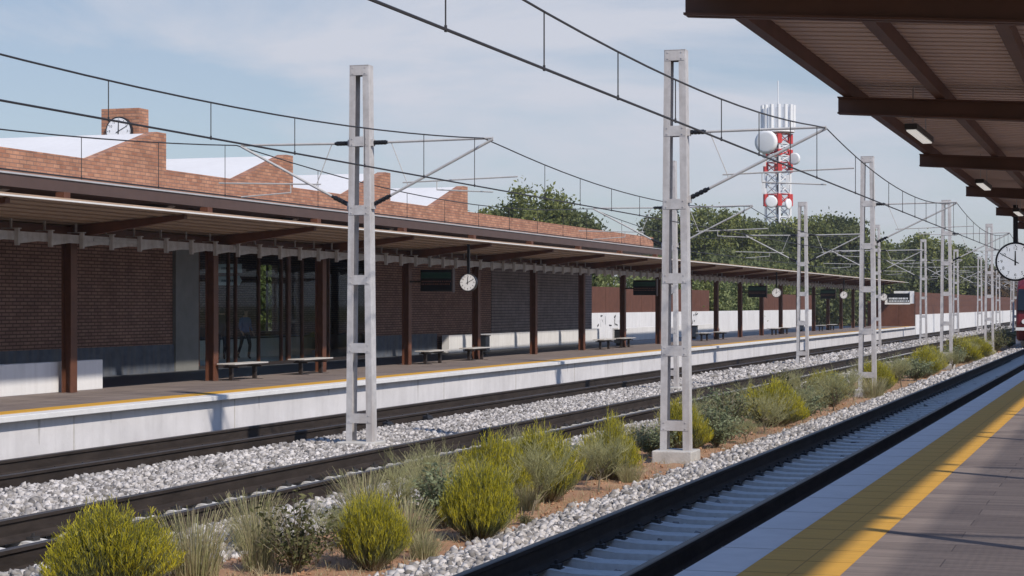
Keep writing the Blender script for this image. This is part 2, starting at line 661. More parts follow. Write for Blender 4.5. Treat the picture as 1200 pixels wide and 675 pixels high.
def stones(name, areas, seed, rmin, rmax):
    """areas: (X0, X1, s0, s1, count); stones lie on z_ballast."""
    rng = np.random.default_rng(seed)
    V = []
    F_ = []
    k = 0
    for X0, X1, s0, s1, n in areas:
        n = int(n * (1.35 if rmin > 0.02 else 1))
        X = rng.uniform(X0, X1, n)
        s = rng.uniform(s0, s1, n)
        z = np.array([z_ballast(float(x)) for x in X])
        r = rng.uniform(rmin, rmax, n) * rng.choice([0.7, 1, 1, 1.25], n)
        z = z + rng.uniform(-0.2, 0.75, n) * r
        A = rng.normal(size=(n, 3, 3))
        Q, _ = np.linalg.qr(A)
        jit = ICO_V[None] * rng.uniform(0.55, 1.35, (n, len(ICO_V), 1))
        jit = jit * rng.uniform(0.6, 1.15, (n, 1, 3))
        P_ = np.einsum('nij,nkj->nki', Q, jit) * r[:, None, None]
        P_[:, :, 0] += -X[:, None]
        P_[:, :, 1] += s[:, None]
        P_[:, :, 2] += z[:, None]
        V.append(P_.reshape(-1, 3))
        off = (np.arange(n) * len(ICO_V))[:, None, None] + k
        F_.append((ICO_F[None] + off).reshape(-1, 3))
        k += n * len(ICO_V)
    V = np.concatenate(V)
    F_ = np.concatenate(F_)
    me = bpy.data.meshes.new(name)
    me.vertices.add(len(V))
    me.vertices.foreach_set('co', V.astype(np.float32).ravel())
    me.loops.add(len(F_) * 3)
    me.loops.foreach_set('vertex_index', F_.astype(np.int32).ravel())
    me.polygons.add(len(F_))
    me.polygons.foreach_set('loop_start', np.arange(0, len(F_) * 3, 3, dtype=np.int32))
    me.update(calc_edges=True)
    me.validate()
    me.materials.append(MATS['ballast_stone'])
    o = bpy.data.objects.new(name, me)
    COL.objects.link(o)
    return o


o = stuff(stones('track_ballast', [(5.70, 6.75, 12, 30, 6500), (5.72, 6.75, 30, 60, 8500), (6.62, 6.95, 12, 60, 1500), (6.9, 7.15, 12, 50, 260),
                             (4.05, 5.68, 12, 36, 1300), (3.2, 4.1, 12, 40, 800),
                             (9.1, 10.17, 13, 40, 9500), (8.85, 9.1, 13, 60, 1200), (9.0, 10.17, 40, 60, 4200),
                             (10.4, 11.66, 13, 50, 1800),
                             (11.82, 14.72, 16, 40, 22000), (11.82, 14.72, 40, 62, 14000), (14.9, 16.1, 20, 50, 2500)], 11, 0.031, 0.052))
tag(o, 'pale grey crushed stone ballast around the nearer stretch of the tracks', 'ballast')
o = stuff(stones('track_ballast', [(5.72, 6.8, 60, 110, 5500), (5.72, 6.8, 110, 200, 4000), (4.1, 5.6, 36, 80, 700),
                             (9.0, 10.17, 60, 130, 4500), (11.82, 14.72, 62, 110, 13000), (11.82, 14.72, 110, 220, 10000)], 12, 0.055, 0.085))
tag(o, 'pale grey crushed stone ballast along the far stretch of the tracks', 'ballast')
# small clods of earth on the strip
_zb = z_ballast
z_ballast = lambda X: -0.93
o = stuff(stones('soil_clods', [(6.8, 8.9, 14, 60, 2600)], 13, 0.008, 0.03))
o.data.materials.clear(); o.data.materials.append(MATS['soil'])
tag(o, 'small orange earth clods scattered over the planted strip', 'soil')
z_ballast = _zb

# ------------------------------------------------------------------ tracks
RT, RB = -0.65, -0.91


def rail_mesh(Xc, s0, s1):
    m = MB(TORG)
    prof = [(-0.095, RB), (0.095, RB), (0.095, RB + 0.018), (0.03, RB + 0.045), (0.014, RB + 0.07), (0.014, RT - 0.065),
            (0.04, RT - 0.045), (0.04, RT - 0.008), (0.03, RT), (-0.03, RT), (-0.04, RT - 0.008), (-0.04, RT - 0.045),
            (-0.014, RT - 0.065), (-0.014, RB + 0.07), (-0.03, RB + 0.045), (-0.095, RB + 0.018)]
    m.prism([(Xc + u, z) for u, z in prof], s0, s1)
    # head faces get the polished material
    n = len(prof)
    for k in range(2, 2 + n):
        i = k - 2
        if i in (7, 8, 9):
            m.mi[k] = 1
    return m


def sleeper_prof(Xc, s, org, half=1.18, gauge=0.74):
    m = MB(org)
    for a, b in ((0, 0),):
        zt = RB - 0.002
        top = [(-half, zt - 0.03), (-gauge - 0.18, zt), (-gauge + 0.17, zt), (-0.33, zt - 0.03), (0.33, zt - 0.03),
               (gauge - 0.17, zt), (gauge + 0.18, zt), (half, zt - 0.03)]
        prof = [(Xc + u, z) for u, z in top] + [(Xc + half, RB - 0.2), (Xc - half, RB - 0.2)]
        n = len(prof)
        w0, w1 = 0.21, 0.165
        pts = [(u, s - (w1 if i < 8 else w0), z) for i, (u, z) in enumerate(prof)] + \
              [(u, s + (w1 if i < 8 else w0), z) for i, (u, z) in enumerate(prof)]
        fs = [tuple(range(n)), tuple(range(2 * n - 1, n - 1, -1))] + [(i, i + n, (i + 1) % n + n, (i + 1) % n) for i in range(n)]
        m.poly(pts, fs)
    return m


TRACKS = [(4.9, 'railway track in the shade beside the near platform edge', 8.0, 0.69),
          (11.02, 'middle railway track between the planted strip and the lattice masts', 14.0, 0.72),
          (15.52, 'railway track running along the wall of the far platform', 20.0, 0.72)]
for Xc, lab, s0, hg in TRACKS:
    TORG = (Xc, s0, RB)
    tk = empty('railway_track', Xc, s0, RB, lab, 'track', 'railway tracks')
    for sg in (-1, 1):
        rail_mesh(Xc + sg * hg, -5 + 5, 420).build('rail', ['rail_web', 'rail_head'], tk)
    first = sleeper_prof(Xc, s0, TORG).build('sleeper', 'sleeper', tk)
    cls = []
    for sg in (-1, 1):
        clip = MB(TORG)
        for q in (-1, 1):
            u = Xc + sg * hg + q * 0.135
            clip.box(u - 0.045, u + 0.045, s0 - 0.07, s0 + 0.07, RB - 0.006, RB + 0.035)
            clip.tube((u, s0, RB + 0.03), (u, s0, RB + 0.075), 0.018, 6)
        u = Xc + sg * hg
        clip.box(u - 0.2, u + 0.2, s0 - 0.08, s0 + 0.08, RB - 0.012, RB - 0.0065)
        cls.append(clip.build('rail_fastener', 'fastener', first))
    step = 0.82
    for k in range(1, 100):
        c = first.copy()
        COL.objects.link(c)
        c.parent = tk
        c.location = (0, k * step, 0)
        for cl in cls:
            d = cl.copy()
            COL.objects.link(d)
            d.parent = c
    far = MB(TORG)
    for k in range(100, 260):
        q = sleeper_prof(Xc, s0 + k * step, TORG)
        b = len(far.v)
        far.v += q.v
        far.f += [tuple(i + b for i in f) for f in q.f]
        far.mi += q.mi
    stuff(far.build('sleeper', 'sleeper', tk))

# little trackside boxes clamped to the rails of the two far tracks
TB = [(14.7, 36.0), (14.7, 38.3), (14.7, 60.5), (14.7, 63.3), (14.7, 85), (14.7, 95), (10.25, 60), (10.25, 86)]
for k, (X, s) in enumerate(TB):
    m = MB((X, s, -0.9))
    m.box(X - 0.10, X + 0.02, s - 0.13, s + 0.13, -0.90, -0.72).box(X - 0.12, X - 0.1, s - 0.16, s + 0.16, -0.88, -0.75)
    m.tube((X - 0.04, s, -0.72), (X - 0.04, s, -0.68), 0.03, 8)
    where = 'far-platform track' if X > 12 else 'middle track'
    tag(m.build('track_box', 'black_plastic', bevel=0.01),
        ORD[k if k < 6 else k - 6] + ' small black box clamped to the rail of the ' + where, 'track box', 'black boxes clamped on the rails')

# ------------------------------------------------------------------ near platform
np_ = MB().box(-30, 2.68, -6, 170, -1.3, -0.13).build('platform', 'concrete')
struct(np_)
MB().box(-30, 2.76, -6, 170, -0.128, -0.006).build('platform_kerb', 'kerb_concrete', np_, bevel=0.01)
MB().box(-30, 1.754, -6, 170, -0.004, 0.002).build('platform_paving', 'deck_paving', np_)
MB().box(1.756, 2.37, -6, 170, -0.004, 0.004).build('yellow_line', 'yellow_paint', np_)

kj = MB()
yj = MB()
for k in range(0, 260):
    s = 1.0 + k * 0.6
    if k % 2 == 0:
        kj.box(2.372, 2.7605, s - 0.004, s + 0.004, -0.0055, -0.004)
    yj.box(1.757, 2.369, s - 0.005, s + 0.005, 0.0042, 0.005)
kj.build('kerb_joint', 'footing_concrete', np_)
yj.box(2.06, 2.066, -6, 170, 0.0042, 0.005)
yj.build('strip_joint', 'tactile_joint', np_)
# ------------------------------------------------------------------ far platform
fp = MB().box(17.40, 27.0, -10, 159, -1.3, -0.202).build('platform', 'concrete')
struct(fp)
MB().box(17.24, 27.0, -10, 159, -0.20, -0.106).build('platform_kerb', 'kerb_concrete', fp, bevel=0.01)
MB().box(18.06, 21.15, -10, 159, -0.104, -0.098).build('platform_paving', 'deck_paving', fp)
MB().box(21.152, 27.0, -10, 159, -0.104, -0.098).build('shade_band', 'shaded_paving', fp)  # dark strip painted where the canopy's shade falls
MB().box(17.62, 18.058, -10, 159, -0.104, -0.096).build('yellow_line', 'yellow_paint', fp)
# drip stains and splash dirt with their own shapes on the wall face
dj = MB()
rq = random.Random(12)
for k in range(46):
    s = 18 + k * 3.05 + rq.uniform(-0.8, 0.8)
    w_ = rq.uniform(0.02, 0.07)
    l_ = rq.uniform(0.15, 0.6)
    dj.poly([(17.3975, s - w_, -0.205), (17.3975, s + w_, -0.205), (17.3975, s + w_ * 0.3, -0.205 - l_), (17.3975, s - w_ * 0.2, -0.205 - l_ * 0.9)], [(0, 1, 2, 3)])
dj.build('drip_stain', 'stained_concrete', fp)
j = MB()
for k in range(0, 28):
    s = 4 + k * 6.1
    j.box(17.393, 17.3995, s - 0.012, s + 0.012, -0.95, -0.205)
j.build('wall_joint', 'footing_concrete', fp)

# ------------------------------------------------------------------ catenary masts
TOPZ, BASEZ = 5.95, -0.93
BAT = [5.86, 4.60, 3.38, 2.14, 0.93, -0.32]


def cantilever(mast, Xm, sm, Xt, sgn):
    """sgn -1: reaches towards smaller X (to the right in the photo)."""
    e = 0.19
    a = Xm + sgn * e
    m = MB((Xm, sm, BASEZ))
    zt = 4.58
    m.tube((a + sgn * 0.30, sm, zt), (Xt, sm, zt + 0.02), 0.022, 8)
    m.tube((a + sgn * 0.36, sm, 3.47 + 0.16), (Xt, sm, zt), 0.024, 8)
    xr = (a + Xt) / 2
    # registration arm hung below the strut
    m.tube((a + sgn * 0.60, sm, 3.86), (Xt + sgn * 0.45, sm, 3.92), 0.014, 6)
    m.tube((a + sgn * 0.38, sm, zt), (a + sgn * 0.68, sm, 3.86), 0.009, 5)
    m.tube((xr + sgn * 0.1, sm, 3.88), (xr + sgn * 0.1, sm, 3.72), 0.009, 5)
    m.tube((xr + sgn * 0.1, sm, 3.72), (Xt, sm, 3.66), 0.012, 6)
    m.tube((a + sgn * 0.68, sm, 3.86), (a + sgn * 0.70, sm, 3.80), 0.01, 5)
    c = m.build('cantilever_arm', 'galvanised_tube', mast)
    i1 = MB((Xm, sm, BASEZ))
    for q in range(4):
        f = 0.06 + q * 0.06
        i1.tube((a + sgn * f, sm, zt), (a + sgn * (f + 0.045), sm, zt), 0.042, 10)
    i1.tube((a, sm, zt), (a + sgn * 0.32, sm, zt), 0.028, 8)
    i1.build('insulator', 'black_insulator', c)
    i2 = MB((Xm, sm, BASEZ))
    p0 = Vector((a, sm, 3.46))
    p1 = Vector((a + sgn * 0.38, sm, 3.64))
    for q in range(4):
        f = 0.2 + q * 0.18
        i2.tube(tuple(p0.lerp(p1, f)), tuple(p0.lerp(p1, f + 0.13)), 0.042, 10)
    i2.tube(tuple(p0), tuple(p1), 0.028, 8)
    i2.build('insulator', 'black_insulator', c)
    return c


def mast(X, s, label, group, arms):
    t_ = empty('catenary_mast', X, s, BASEZ, label, 'railway mast', group)
    m = MB((X, s, BASEZ))
    m.box(X - 0.34, X + 0.34, s - 0.34, s + 0.34, BASEZ - 0.1, -0.73)
    m.build('footing', 'footing_concrete', t_, bevel=0.02)

    def half(z):
        return 0.255 - (z - BASEZ) / (TOPZ - BASEZ) * 0.075
    for sg in (-1, 1):
        m = MB((X, s, BASEZ))
        # channel: web facing outwards, two flanges turned in
        for (o0, o1, d0, d1) in ((0.0, 0.012, -0.11, 0.11), (0.012, 0.115, -0.11, -0.098), (0.012, 0.115, 0.098, 0.11)):
            pts = []
            for z in (-0.74, TOPZ):
                h = half(z)
                for (oo, dd) in ((o0, d0), (o1, d0), (o1, d1), (o0, d1)):
                    pts.append((X + sg * (h - oo), s + dd, z))
            m.poly(pts, [(0, 1, 2, 3), (4, 7, 6, 5), (0, 4, 5, 1), (1, 5, 6, 2), (2, 6, 7, 3), (3, 7, 4, 0)])
        m.build('leg', 'galvanised', t_)
    for i, z in enumerate(BAT):
        m = MB((X, s, BASEZ))
        h = half(z) - 0.015
        hh = 0.085
        m.box(X - h, X + h, s - 0.116, s - 0.1115, z - hh, z + hh)
        mb_ = MB((X, s, BASEZ))
        mb_.box(X - h, X + h, s + 0.1115, s + 0.116, z - hh, z + hh)
        mb_.build('batten', 'galvanised', t_)
        if i == 0:
            m.box(X - half(z) , X + half(z), s - 0.12, s + 0.12, z + hh + 0.002, z + hh + 0.012)
        for sg in (-1, 1):
            for zz in (-0.05, 0.05):
                m.tube((X + sg * (h - 0.05), s - 0.126, z + zz), (X + sg * (h - 0.05), s - 0.116, z + zz), 0.012, 6)
        m.build('batten', 'galvanised', t_)
    for Xt, sg in arms:
        for z in (4.58, 3.46):
            m = MB((X, s, BASEZ))
            h = half(z)
            m.box(X + sg * (h + 0.001) if sg > 0 else X - h - 0.05, X + (h + 0.05) if sg > 0 else X - h - 0.001, s - 0.05, s + 0.05, z - 0.06, z + 0.06)
            m.build('bracket', 'galvanised', t_)
        cantilever(t_, X, s, Xt, sg)
    return t_


XA, XB = 13.08, 7.29
N_M = 12
SM = [30.7 + 23.7 * k for k in range(N_M)]
SA = [30.9 + 23.4 * k for k in range(N_M)]
mA = mast(XA, SA[0], 'nearest grey lattice mast between the two far tracks, arms on both sides', 'masts between the two far tracks', [(10.6, -1), (15.45, 1)])
mB = mast(XB, SM[0], 'large grey lattice mast on a concrete block in the soil strip, nearest of its row', 'masts in the planted strip', [(4.78, -1)])
for k in range(1, N_M):
    dup(mA, XA, SA[k], BASEZ, '%s two-armed lattice mast, counting from the nearest, between the two far tracks' % ORD[k])
    dup(mB, XB, SM[k], BASEZ, '%s one-armed lattice mast, counting from the nearest, along the planted strip' % ORD[k])

# ------------------------------------------------------------------ overhead wires
def overhead(Xc, lab, hcont=3.72, ph=7.0, per=23.7):
    t_ = empty('overhead_line', Xc, 7, 3.7, lab, 'overhead wires', 'overhead wires')
    org = (Xc, 7, 3.7)

    def zc(s):
        k = ((s - ph) / per) % 1.0
        return 4.17 + 0.43 * (2 * k - 1) ** 2
    c = MB(org)
    c.path([(Xc, s, hcont) for s in (-4, 40, 120, 300)], 0.0125, 6)
    c.build('contact_wire', 'wire', t_)
    c = MB(org)
    P_ = []
    s = 0.0
    while s < 292:
        P_.append((Xc, s, zc(s)))
        s += 1.185
    c.path(P_, 0.011, 6)
    c.build('messenger_wire', 'wire', t_)
    n = 0
    for sp in range(-1, 10):
        for k in range(9):
            s = ph + per * sp + 3.5 + 2.42 * k
            if s < 2 or s > 240 or n >= 98:
                continue
            n += 1
            d = MB(org)
            d.tube((Xc, s, hcont), (Xc, s, zc(s)), 0.0065, 5)
            d.tube((Xc, s, hcont - 0.02), (Xc, s, hcont + 0.03), 0.011, 6)
            d.build('dropper', 'wire', t_)


overhead(4.80, 'dark overhead wires hung above the near track, crossing the sky in the foreground')
overhead(10.75, 'dark overhead wires hung above the middle track', 3.74, 7.5, 23.4)
overhead(15.5, 'dark overhead wires above the far-platform track, low against the brick parapet', 3.66, 7.5, 23.4)

# ------------------------------------------------------------------ far canopy
C0, C1 = 12.0, 158.0
PS = [33.6 + 6.25 * k for k in range(-3, 20)]


def zr(X):
    return 3.53 - (X - 17.8) * 0.073


cv = empty('platform_canopy', 20.7, 33.6, -0.1, 'long brown steel platform canopy on a row of posts along the far platform', 'canopy')
CO = (20.7, 33.6, -0.1)
m = MB(CO)
# ribbed sheet: ribs run along the platform
prof_top, prof_bot = [], []
X = 17.86
k = 0
while X < 21.05:
    h = 0.0 if k % 2 == 0 else 0.08
    w = 0.27 if k % 2 == 0 else 0.16
    X2 = min(X + w, 21.05)
    prof_bot += [(X + 0.002, zr(X) + h - 0.002), (X2, zr(X2) + h)]
    X = X2
    k += 1
top = [(u, z + 0.02) for u, z in prof_bot]
m.prism(prof_bot + top[::-1], C0, C1)
m.build('roof', 'canopy_sheet', cv)
MB(CO).box(17.80, 17.855, C0, C1, 3.512, 3.54).build('edge_trim', 'white_trim', cv)
MB(CO).box(21.052, 21.09, C0, C1, 3.14, 3.27).build('gutter', 'brown_steel', cv)
# eave beam over the posts
MB(CO).box(20.60, 20.80, C0, C1, zr(20.7) - 0.22, zr(20.7) - 0.03).build('ridge_beam', 'brown_steel', cv)
for k, s in enumerate(PS):
    topz = 3.98 if s < 85 else zr(20.9) - 0.05
    m = MB(CO)
    # I-section post
    m.box(20.58, 20.605, s - 0.12, s + 0.12, -0.10, 3.06)
    m.box(20.775, 20.80, s - 0.12, s + 0.12, -0.10, 3.06)
    m.box(20.6065, 20.7735, s - 0.02, s + 0.02, -0.10, 3.06)
    m.build('post', 'rust_post', cv)
    m = MB(CO)
    p = [(18.03, zr(18.03) - 0.095), (20.58, zr(20.6) - 0.27), (21.04, zr(21.04) - 0.16), (21.04, zr(21.04) - 0.012), (18.03, zr(18.03) - 0.012)]
    m.prism(p, s - 0.07, s + 0.07)
    m.build('beam', 'rust_post', cv)
    if s < 85:
        m = MB(CO)
        m.box(20.74, 20.94, s - 0.12, s + 0.12, zr(20.8) + 0.1, 4.0)
        m.build('roof_stub', 'rust_post', cv)

# white cable tray with T brackets in front of the posts
ct = empty('cable_tray', 20.28, 18, 2.75, 'pale metal cable tray with hanging brackets running under the far canopy', 'cable tray')
TO = (20.28, 18, 2.75)
m = MB(TO)
m.box(20.20, 20.36, 16, C1 - 2, 2.985, 2.995).box(20.19, 20.20, 16, C1 - 2, 2.93, 3.10).box(20.36, 20.37, 16, C1 - 2, 2.96, 3.10)
m.build('tray', 'galvanised', ct)
jn = MB(TO)
for s in PS:
    jn.box(20.17, 20.188, s + 0.1, s + 2.1, 3.0, 3.05)
jn.build('splice_plate', 'galvanised_tube', ct)
far = MB(TO)
n = 0
s = 17.0
while s < C1 - 3:
    m = far if n >= 99 else MB(TO)
    m.box(20.10, 20.185, s - 0.028, s + 0.028, 2.83, 3.14)
    m.box(20.08, 20.45, s - 0.05, s + 0.05, 3.142, 3.16)
    # folded web running back to the tray
    m.poly([(20.18, s + 0.05, 2.86), (20.18, s + 0.05, 2.98), (20.18, s + 1.0, 2.98), (20.18, s + 1.0, 2.955),
            (20.174, s + 0.05, 2.86), (20.174, s + 0.05, 2.98), (20.174, s + 1.0, 2.98), (20.174, s + 1.0, 2.955)],
           [(0, 1, 2, 3), (7, 6, 5, 4), (0, 3, 7, 4), (1, 5, 6, 2), (0, 4, 5, 1), (3, 2, 6, 7)])
    m.box(20.26, 20.30, s - 0.012, s + 0.012, 3.162, zr(20.28) - 0.005)
    if n < 99:
        m.build('bracket', 'galvanised', ct)
    n += 1
    s += 1.156
if far.v:
    stuff(far.build('bracket', 'galvanised', ct))

# ------------------------------------------------------------------ station building
sb = empty('station_building', 24.65, 40, -0.1, 'long red brick station building with white sawtooth roof behind the far platform', 'station')
BO = (24.65, 40, -0.1)
E0, E1 = 6.0, 86.3
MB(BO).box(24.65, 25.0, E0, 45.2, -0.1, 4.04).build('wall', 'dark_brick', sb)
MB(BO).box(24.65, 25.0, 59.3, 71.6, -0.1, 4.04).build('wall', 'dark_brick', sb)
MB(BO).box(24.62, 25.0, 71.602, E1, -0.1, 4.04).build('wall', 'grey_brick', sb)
MB(BO).box(25.002, 32.0, E1 - 0.35, E1, -0.1, 4.3).build('wall', 'grey_brick', sb)
MB(BO).box(24.60, 24.648, E0, 45.2, -0.098, 0.63).build('plinth', 'slate_plinth', sb)
MB(BO).box(24.60, 24.648, 59.4, 65.3, -0.098, 0.63).build('plinth', 'slate_plinth', sb)
MB(BO).box(24.55, 25.0, 45.202, 46.5, -0.1, 4.04).build('pilaster', 'grey_pilaster', sb)
# upper storey over the porch
MB(BO).box(20.90, 21.02, E0, E1, 4.015, 4.265).build('fascia', 'fascia_steel', sb)
MB(BO).box(20.87, 21.598, E0, E1, 4.267, 4.30).build('coping', 'grey_coping', sb)
MB(BO).box(21.022, 25.1, E0, E1, 4.06, 4.16).box(25.102, 31.6, E0, 45.0, 4.06, 4.16).box(25.102, 31.6, 62.0, E1, 4.06, 4.16).build('soffit', 'brown_steel', sb)
# gable wall with teeth
prof = [(E0, 4.30)]
drops = [11.3 + 7.0 * k for k in range(8)]      # ... 60.3
top_pts = []
ZP, ZPK = 4.87, 5.72
pts_top = [(E0, ZP)]
for d in drops:
    pts_top += [(d - 3.35, ZP), (d - 0.45, ZPK), (d, ZPK), (d, ZP)]
pts_top += [(E1, ZP)]
prof = [(E0, 4.301)] + pts_top + [(E1, 4.346)]
m = MB(BO)
# split in convex pieces: band + one tooth each
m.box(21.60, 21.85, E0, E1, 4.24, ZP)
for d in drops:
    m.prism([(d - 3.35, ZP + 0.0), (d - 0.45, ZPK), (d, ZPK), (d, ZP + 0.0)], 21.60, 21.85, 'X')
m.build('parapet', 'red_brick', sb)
sl = (ZPK - ZP) / 2.9
for d in drops:
    zb = ZPK - 6.55 * sl
    m = MB(BO)
    m.prism([(d - 7.0, zb + 0.08), (d - 0.45, ZPK - 0.03), (d - 0.02, ZPK - 0.03), (d - 0.02, ZPK - 0.12), (d - 0.45, ZPK - 0.12), (d - 7.0, zb)], 21.852, 31.8, 'X')
    m.box(21.852, 21.9, d - 6.9, d - 0.1, zb - 0.1, zb + 0.02)
    ro = m.build('sawtooth_roof', 'white_roofing', sb)
    MB(BO).box(21.86, 31.79, d - 0.1, d - 0.08, zb + 0.1, ZPK - 0.125).build('skylight', 'glass', ro)
MB(BO).box(31.4, 31.79, E0, 60.3, 4.05, 4.5).build('wall', 'red_brick', sb)
MB(BO).box(21.852, 31.8, 60.32, E1 - 0.01, 4.5, 4.62).build('flat_roof', 'white_roofing', sb)
# back wall with window
MB(BO).box(31.0, 31.4, 6, 46.6, -0.1, 4.05).box(31.0, 31.4, 46.602, 57.4, -0.1, 0.5).box(31.0, 31.4, 57.402, 63.3, -0.1, 4.05).build('wall', 'dark_brick', sb)
added_window = MB(BO)
for s in (46.65, 49.3, 52.0, 54.7, 57.35):
    added_window.box(31.1, 31.2, s - 0.04, s + 0.04, 0.5, 4.0)
added_window = added_window.build('window', 'dark_steel', sb)  # out-of-view window, added to let sky light into the hall
MB(BO).box(31.14, 31.15, 46.7, 57.3, 0.5, 4.0).build('pane', 'glass', added_window)
MB(BO).box(31.0, 31.4, 65.4, E1 - 0.352, -0.1, 4.05).build('wall', 'dark_brick', sb)
MB(BO).box(31.0, 31.4, 63.302, 65.398, -0.1, 0.7).box(31.0, 31.4, 63.302, 65.398, 3.2, 4.05).build('wall', 'dark_brick', sb)
w = MB(BO).box(31.05, 31.12, 63.302, 63.38, 0.7, 3.2).box(31.05, 31.12, 65.32, 65.398, 0.7, 3.2).box(31.05, 31.12, 64.3, 64.36, 0.7, 3.2).build('window', 'dark_steel', sb)
MB(BO).box(31.08, 31.09, 63.38, 65.32, 0.7, 3.2).build('pane', 'glass', w)
# entrance hall
MB(BO).box(24.7, 31.0, 46.5, 76, -0.096, -0.085).build('hall_floor', 'floor_tile', sb)
MB(BO).box(25.002, 31.0, 44.9, 45.2, -0.1, 4.05).build('partition', 'dark_brick', sb)
MB(BO).box(25.002, 31.0, 76.0, 76.3, -0.1, 4.05).build('partition', 'dark_brick', sb)
MB(BO).box(30.7, 30.99, 50, 76, -0.084, 0.5).build('skirting', 'white_render', sb)
gw = MB(BO)
gw.box(24.56, 24.66, 46.51, 59.29, 3.45, 4.04).box(24.56, 24.66, 46.51, 59.29, -0.09, 0.0)
gf = gw.build('glazing', 'dark_steel', sb)
for k, s in enumerate([46.55, 48.4, 48.85, 50.35, 51.9, 52.4, 53.4, 55.4, 57.5, 59.2]):
    hw = 0.09 if k == 5 else 0.03
    MB(BO).box(24.56, 24.66, s - hw, s + hw, 0.002, 3.448).build('mullion', 'rust_post', gf)
MB(BO).box(24.61, 24.62, 46.6, 59.15, 0.002, 3.448).build('pane', 'glass', gf)

# clock tower on the roof
CTX, CTS = 27.3, 47.0
tw = empty('clock_tower', CTX, CTS, 4.3, 'square red brick clock turret rising behind the white sawtooth roof', 'clock tower')
TWO = (CTX, CTS, 4.3)
MB(TWO).box(26.70, 27.90, 47.0, 47.55, 4.3, 7.26).build('tower_wall', 'red_brick', tw)


def clock_parts(parent, org, c, r, depth, faces=(-1,), hands='two', thin=False):
    """c = centre (X, s, z); the dials face along s."""
    X, s, z = c
    h = MB(org)
    h.disc((X, s, z), (0, 1, 0), r, depth, 40)
    hs = h.build('clock_case', 'black_plastic', parent, bevel=0.006)
    for fs_ in faces:
        y = s + fs_ * (depth / 2 + 0.004)
        d = MB(org)
        d.disc((X, y, z), (0, 1, 0), r * 0.90, 0.010, 40)
        dl = d.build('dial', 'dial', parent)
        y2 = y + fs_ * 0.008
        n = MB(org)
        for q in range(60):
            a = q * math.pi / 30
            r0, r1, w_ = (0.80, 0.87, 0.022) if q % 5 == 0 else (0.84, 0.87, 0.008)
            ca, sa = math.cos(a), math.sin(a)
            pts = []
            for rr, ww in ((r0, -w_), (r0, w_), (r1, w_), (r1, -w_)):
                u = (sa * rr + ca * ww) * r * -fs_ * -1
                v = (ca * rr - sa * ww) * r
                pts.append((X + fs_ * (sa * rr + ca * ww) * r * 1.0, y2, z + v))
            n.poly(pts, [(0, 1, 2, 3)])
        n.build('minute_mark', 'black_plastic', dl)
        # numerals
        for q in range(1, 13):
            cu = bpy.data.curves.new('numeral', 'FONT')
            cu.body = str(q)
            cu.size = r * 0.24
            cu.align_x = 'CENTER'
            cu.align_y = 'CENTER'
            to = bpy.data.objects.new('numeral', cu)
            COL.objects.link(to)
            bpy.context.view_layer.update()
            me = bpy.data.meshes.new_from_object(to.evaluated_get(bpy.context.evaluated_depsgraph_get()))
            bpy.data.objects.remove(to)
            bpy.data.curves.remove(cu)
            a = q * math.pi / 6
            rot = Matrix.Rotation(R(90), 4, 'X') if fs_ < 0 else Matrix.Rotation(R(180), 4, 'Z') @ Matrix.Rotation(R(90), 4, 'X')
            px = (1 if fs_ < 0 else -1) * math.sin(a) * r * 0.68
            loc = Matrix.Translation((-(X - org[0]) + px, y2 - org[1], z - org[2] + math.cos(a) * r * 0.68))
            me.transform(loc @ rot)
            me.materials.clear()
            me.materials.append(MATS['black_plastic'])
            oo = bpy.data.objects.new('numeral', me)
            COL.objects.link(oo)
            oo.parent = dl
        for ang, ln, wd, nm in hands:
            a = R(ang)
            hm = MB(org)
            y3 = y2 + fs_ * (0.004 if nm == 'hour_hand' else 0.008)
            sx = -1 if fs_ < 0 else 1     # world +x is -X
            pts = []
            for rr, ww in ((-0.2, -wd), (-0.2, wd), (ln, wd * 0.6), (ln, -wd * 0.6)):
                ux = (math.sin(a) * rr + math.cos(a) * ww) * r
                vz = (math.cos(a) * rr - math.sin(a) * ww) * r
                pts.append((X + sx * ux, y3, z + vz))
            hm.poly(pts, [(0, 1, 2, 3)])
            hm.build(nm, 'black_plastic', dl)
    return hs


H1 = [(2, 0.62, 0.045, 'hour_hand'), (62, 0.80, 0.03, 'minute_hand')]
clk = empty('wall_clock', 27.28, 46.93, 6.60, 'round black-rimmed clock on the brick turret above the roof', 'clock')
clock_parts(clk, (27.28, 46.93, 6.60), (27.28, 46.93, 6.60), 0.42, 0.10, (-1,), H1)

# ------------------------------------------------------------------ low walls and fences
def lowwall(X0, X1, s0, s1, z1, label, capm='white_render'):
    t_ = empty('low_wall', X0, s0, -0.1, label, 'wall')
    o = (X0, s0, -0.1)
    MB(o).box(X0, X1, s0, s1, -0.097, z1).build('wall_face', 'white_render', t_, bevel=0.012)
    j = MB(o)
    s = s1 + 1
    while s < s1:
        j.box(X0 - 0.002, X0, s - 0.008, s + 0.008, -0.09, z1 - 0.01)
        s += 2.4
    if j.v:
        j.build('joint', 'footing_concrete', t_)
    return t_


lowwall(20.92, 21.14, 18.0, 35.3, 0.53, 'low white concrete wall behind the first canopy post at the left edge')
lowwall(24.15, 24.45, 65.4, 86.0, 0.56, 'low white wall along the foot of the grey brick building')
lowwall(23.9, 24.2, 88.5, 112.0, 0.56, 'low white wall on the platform past the end of the building')

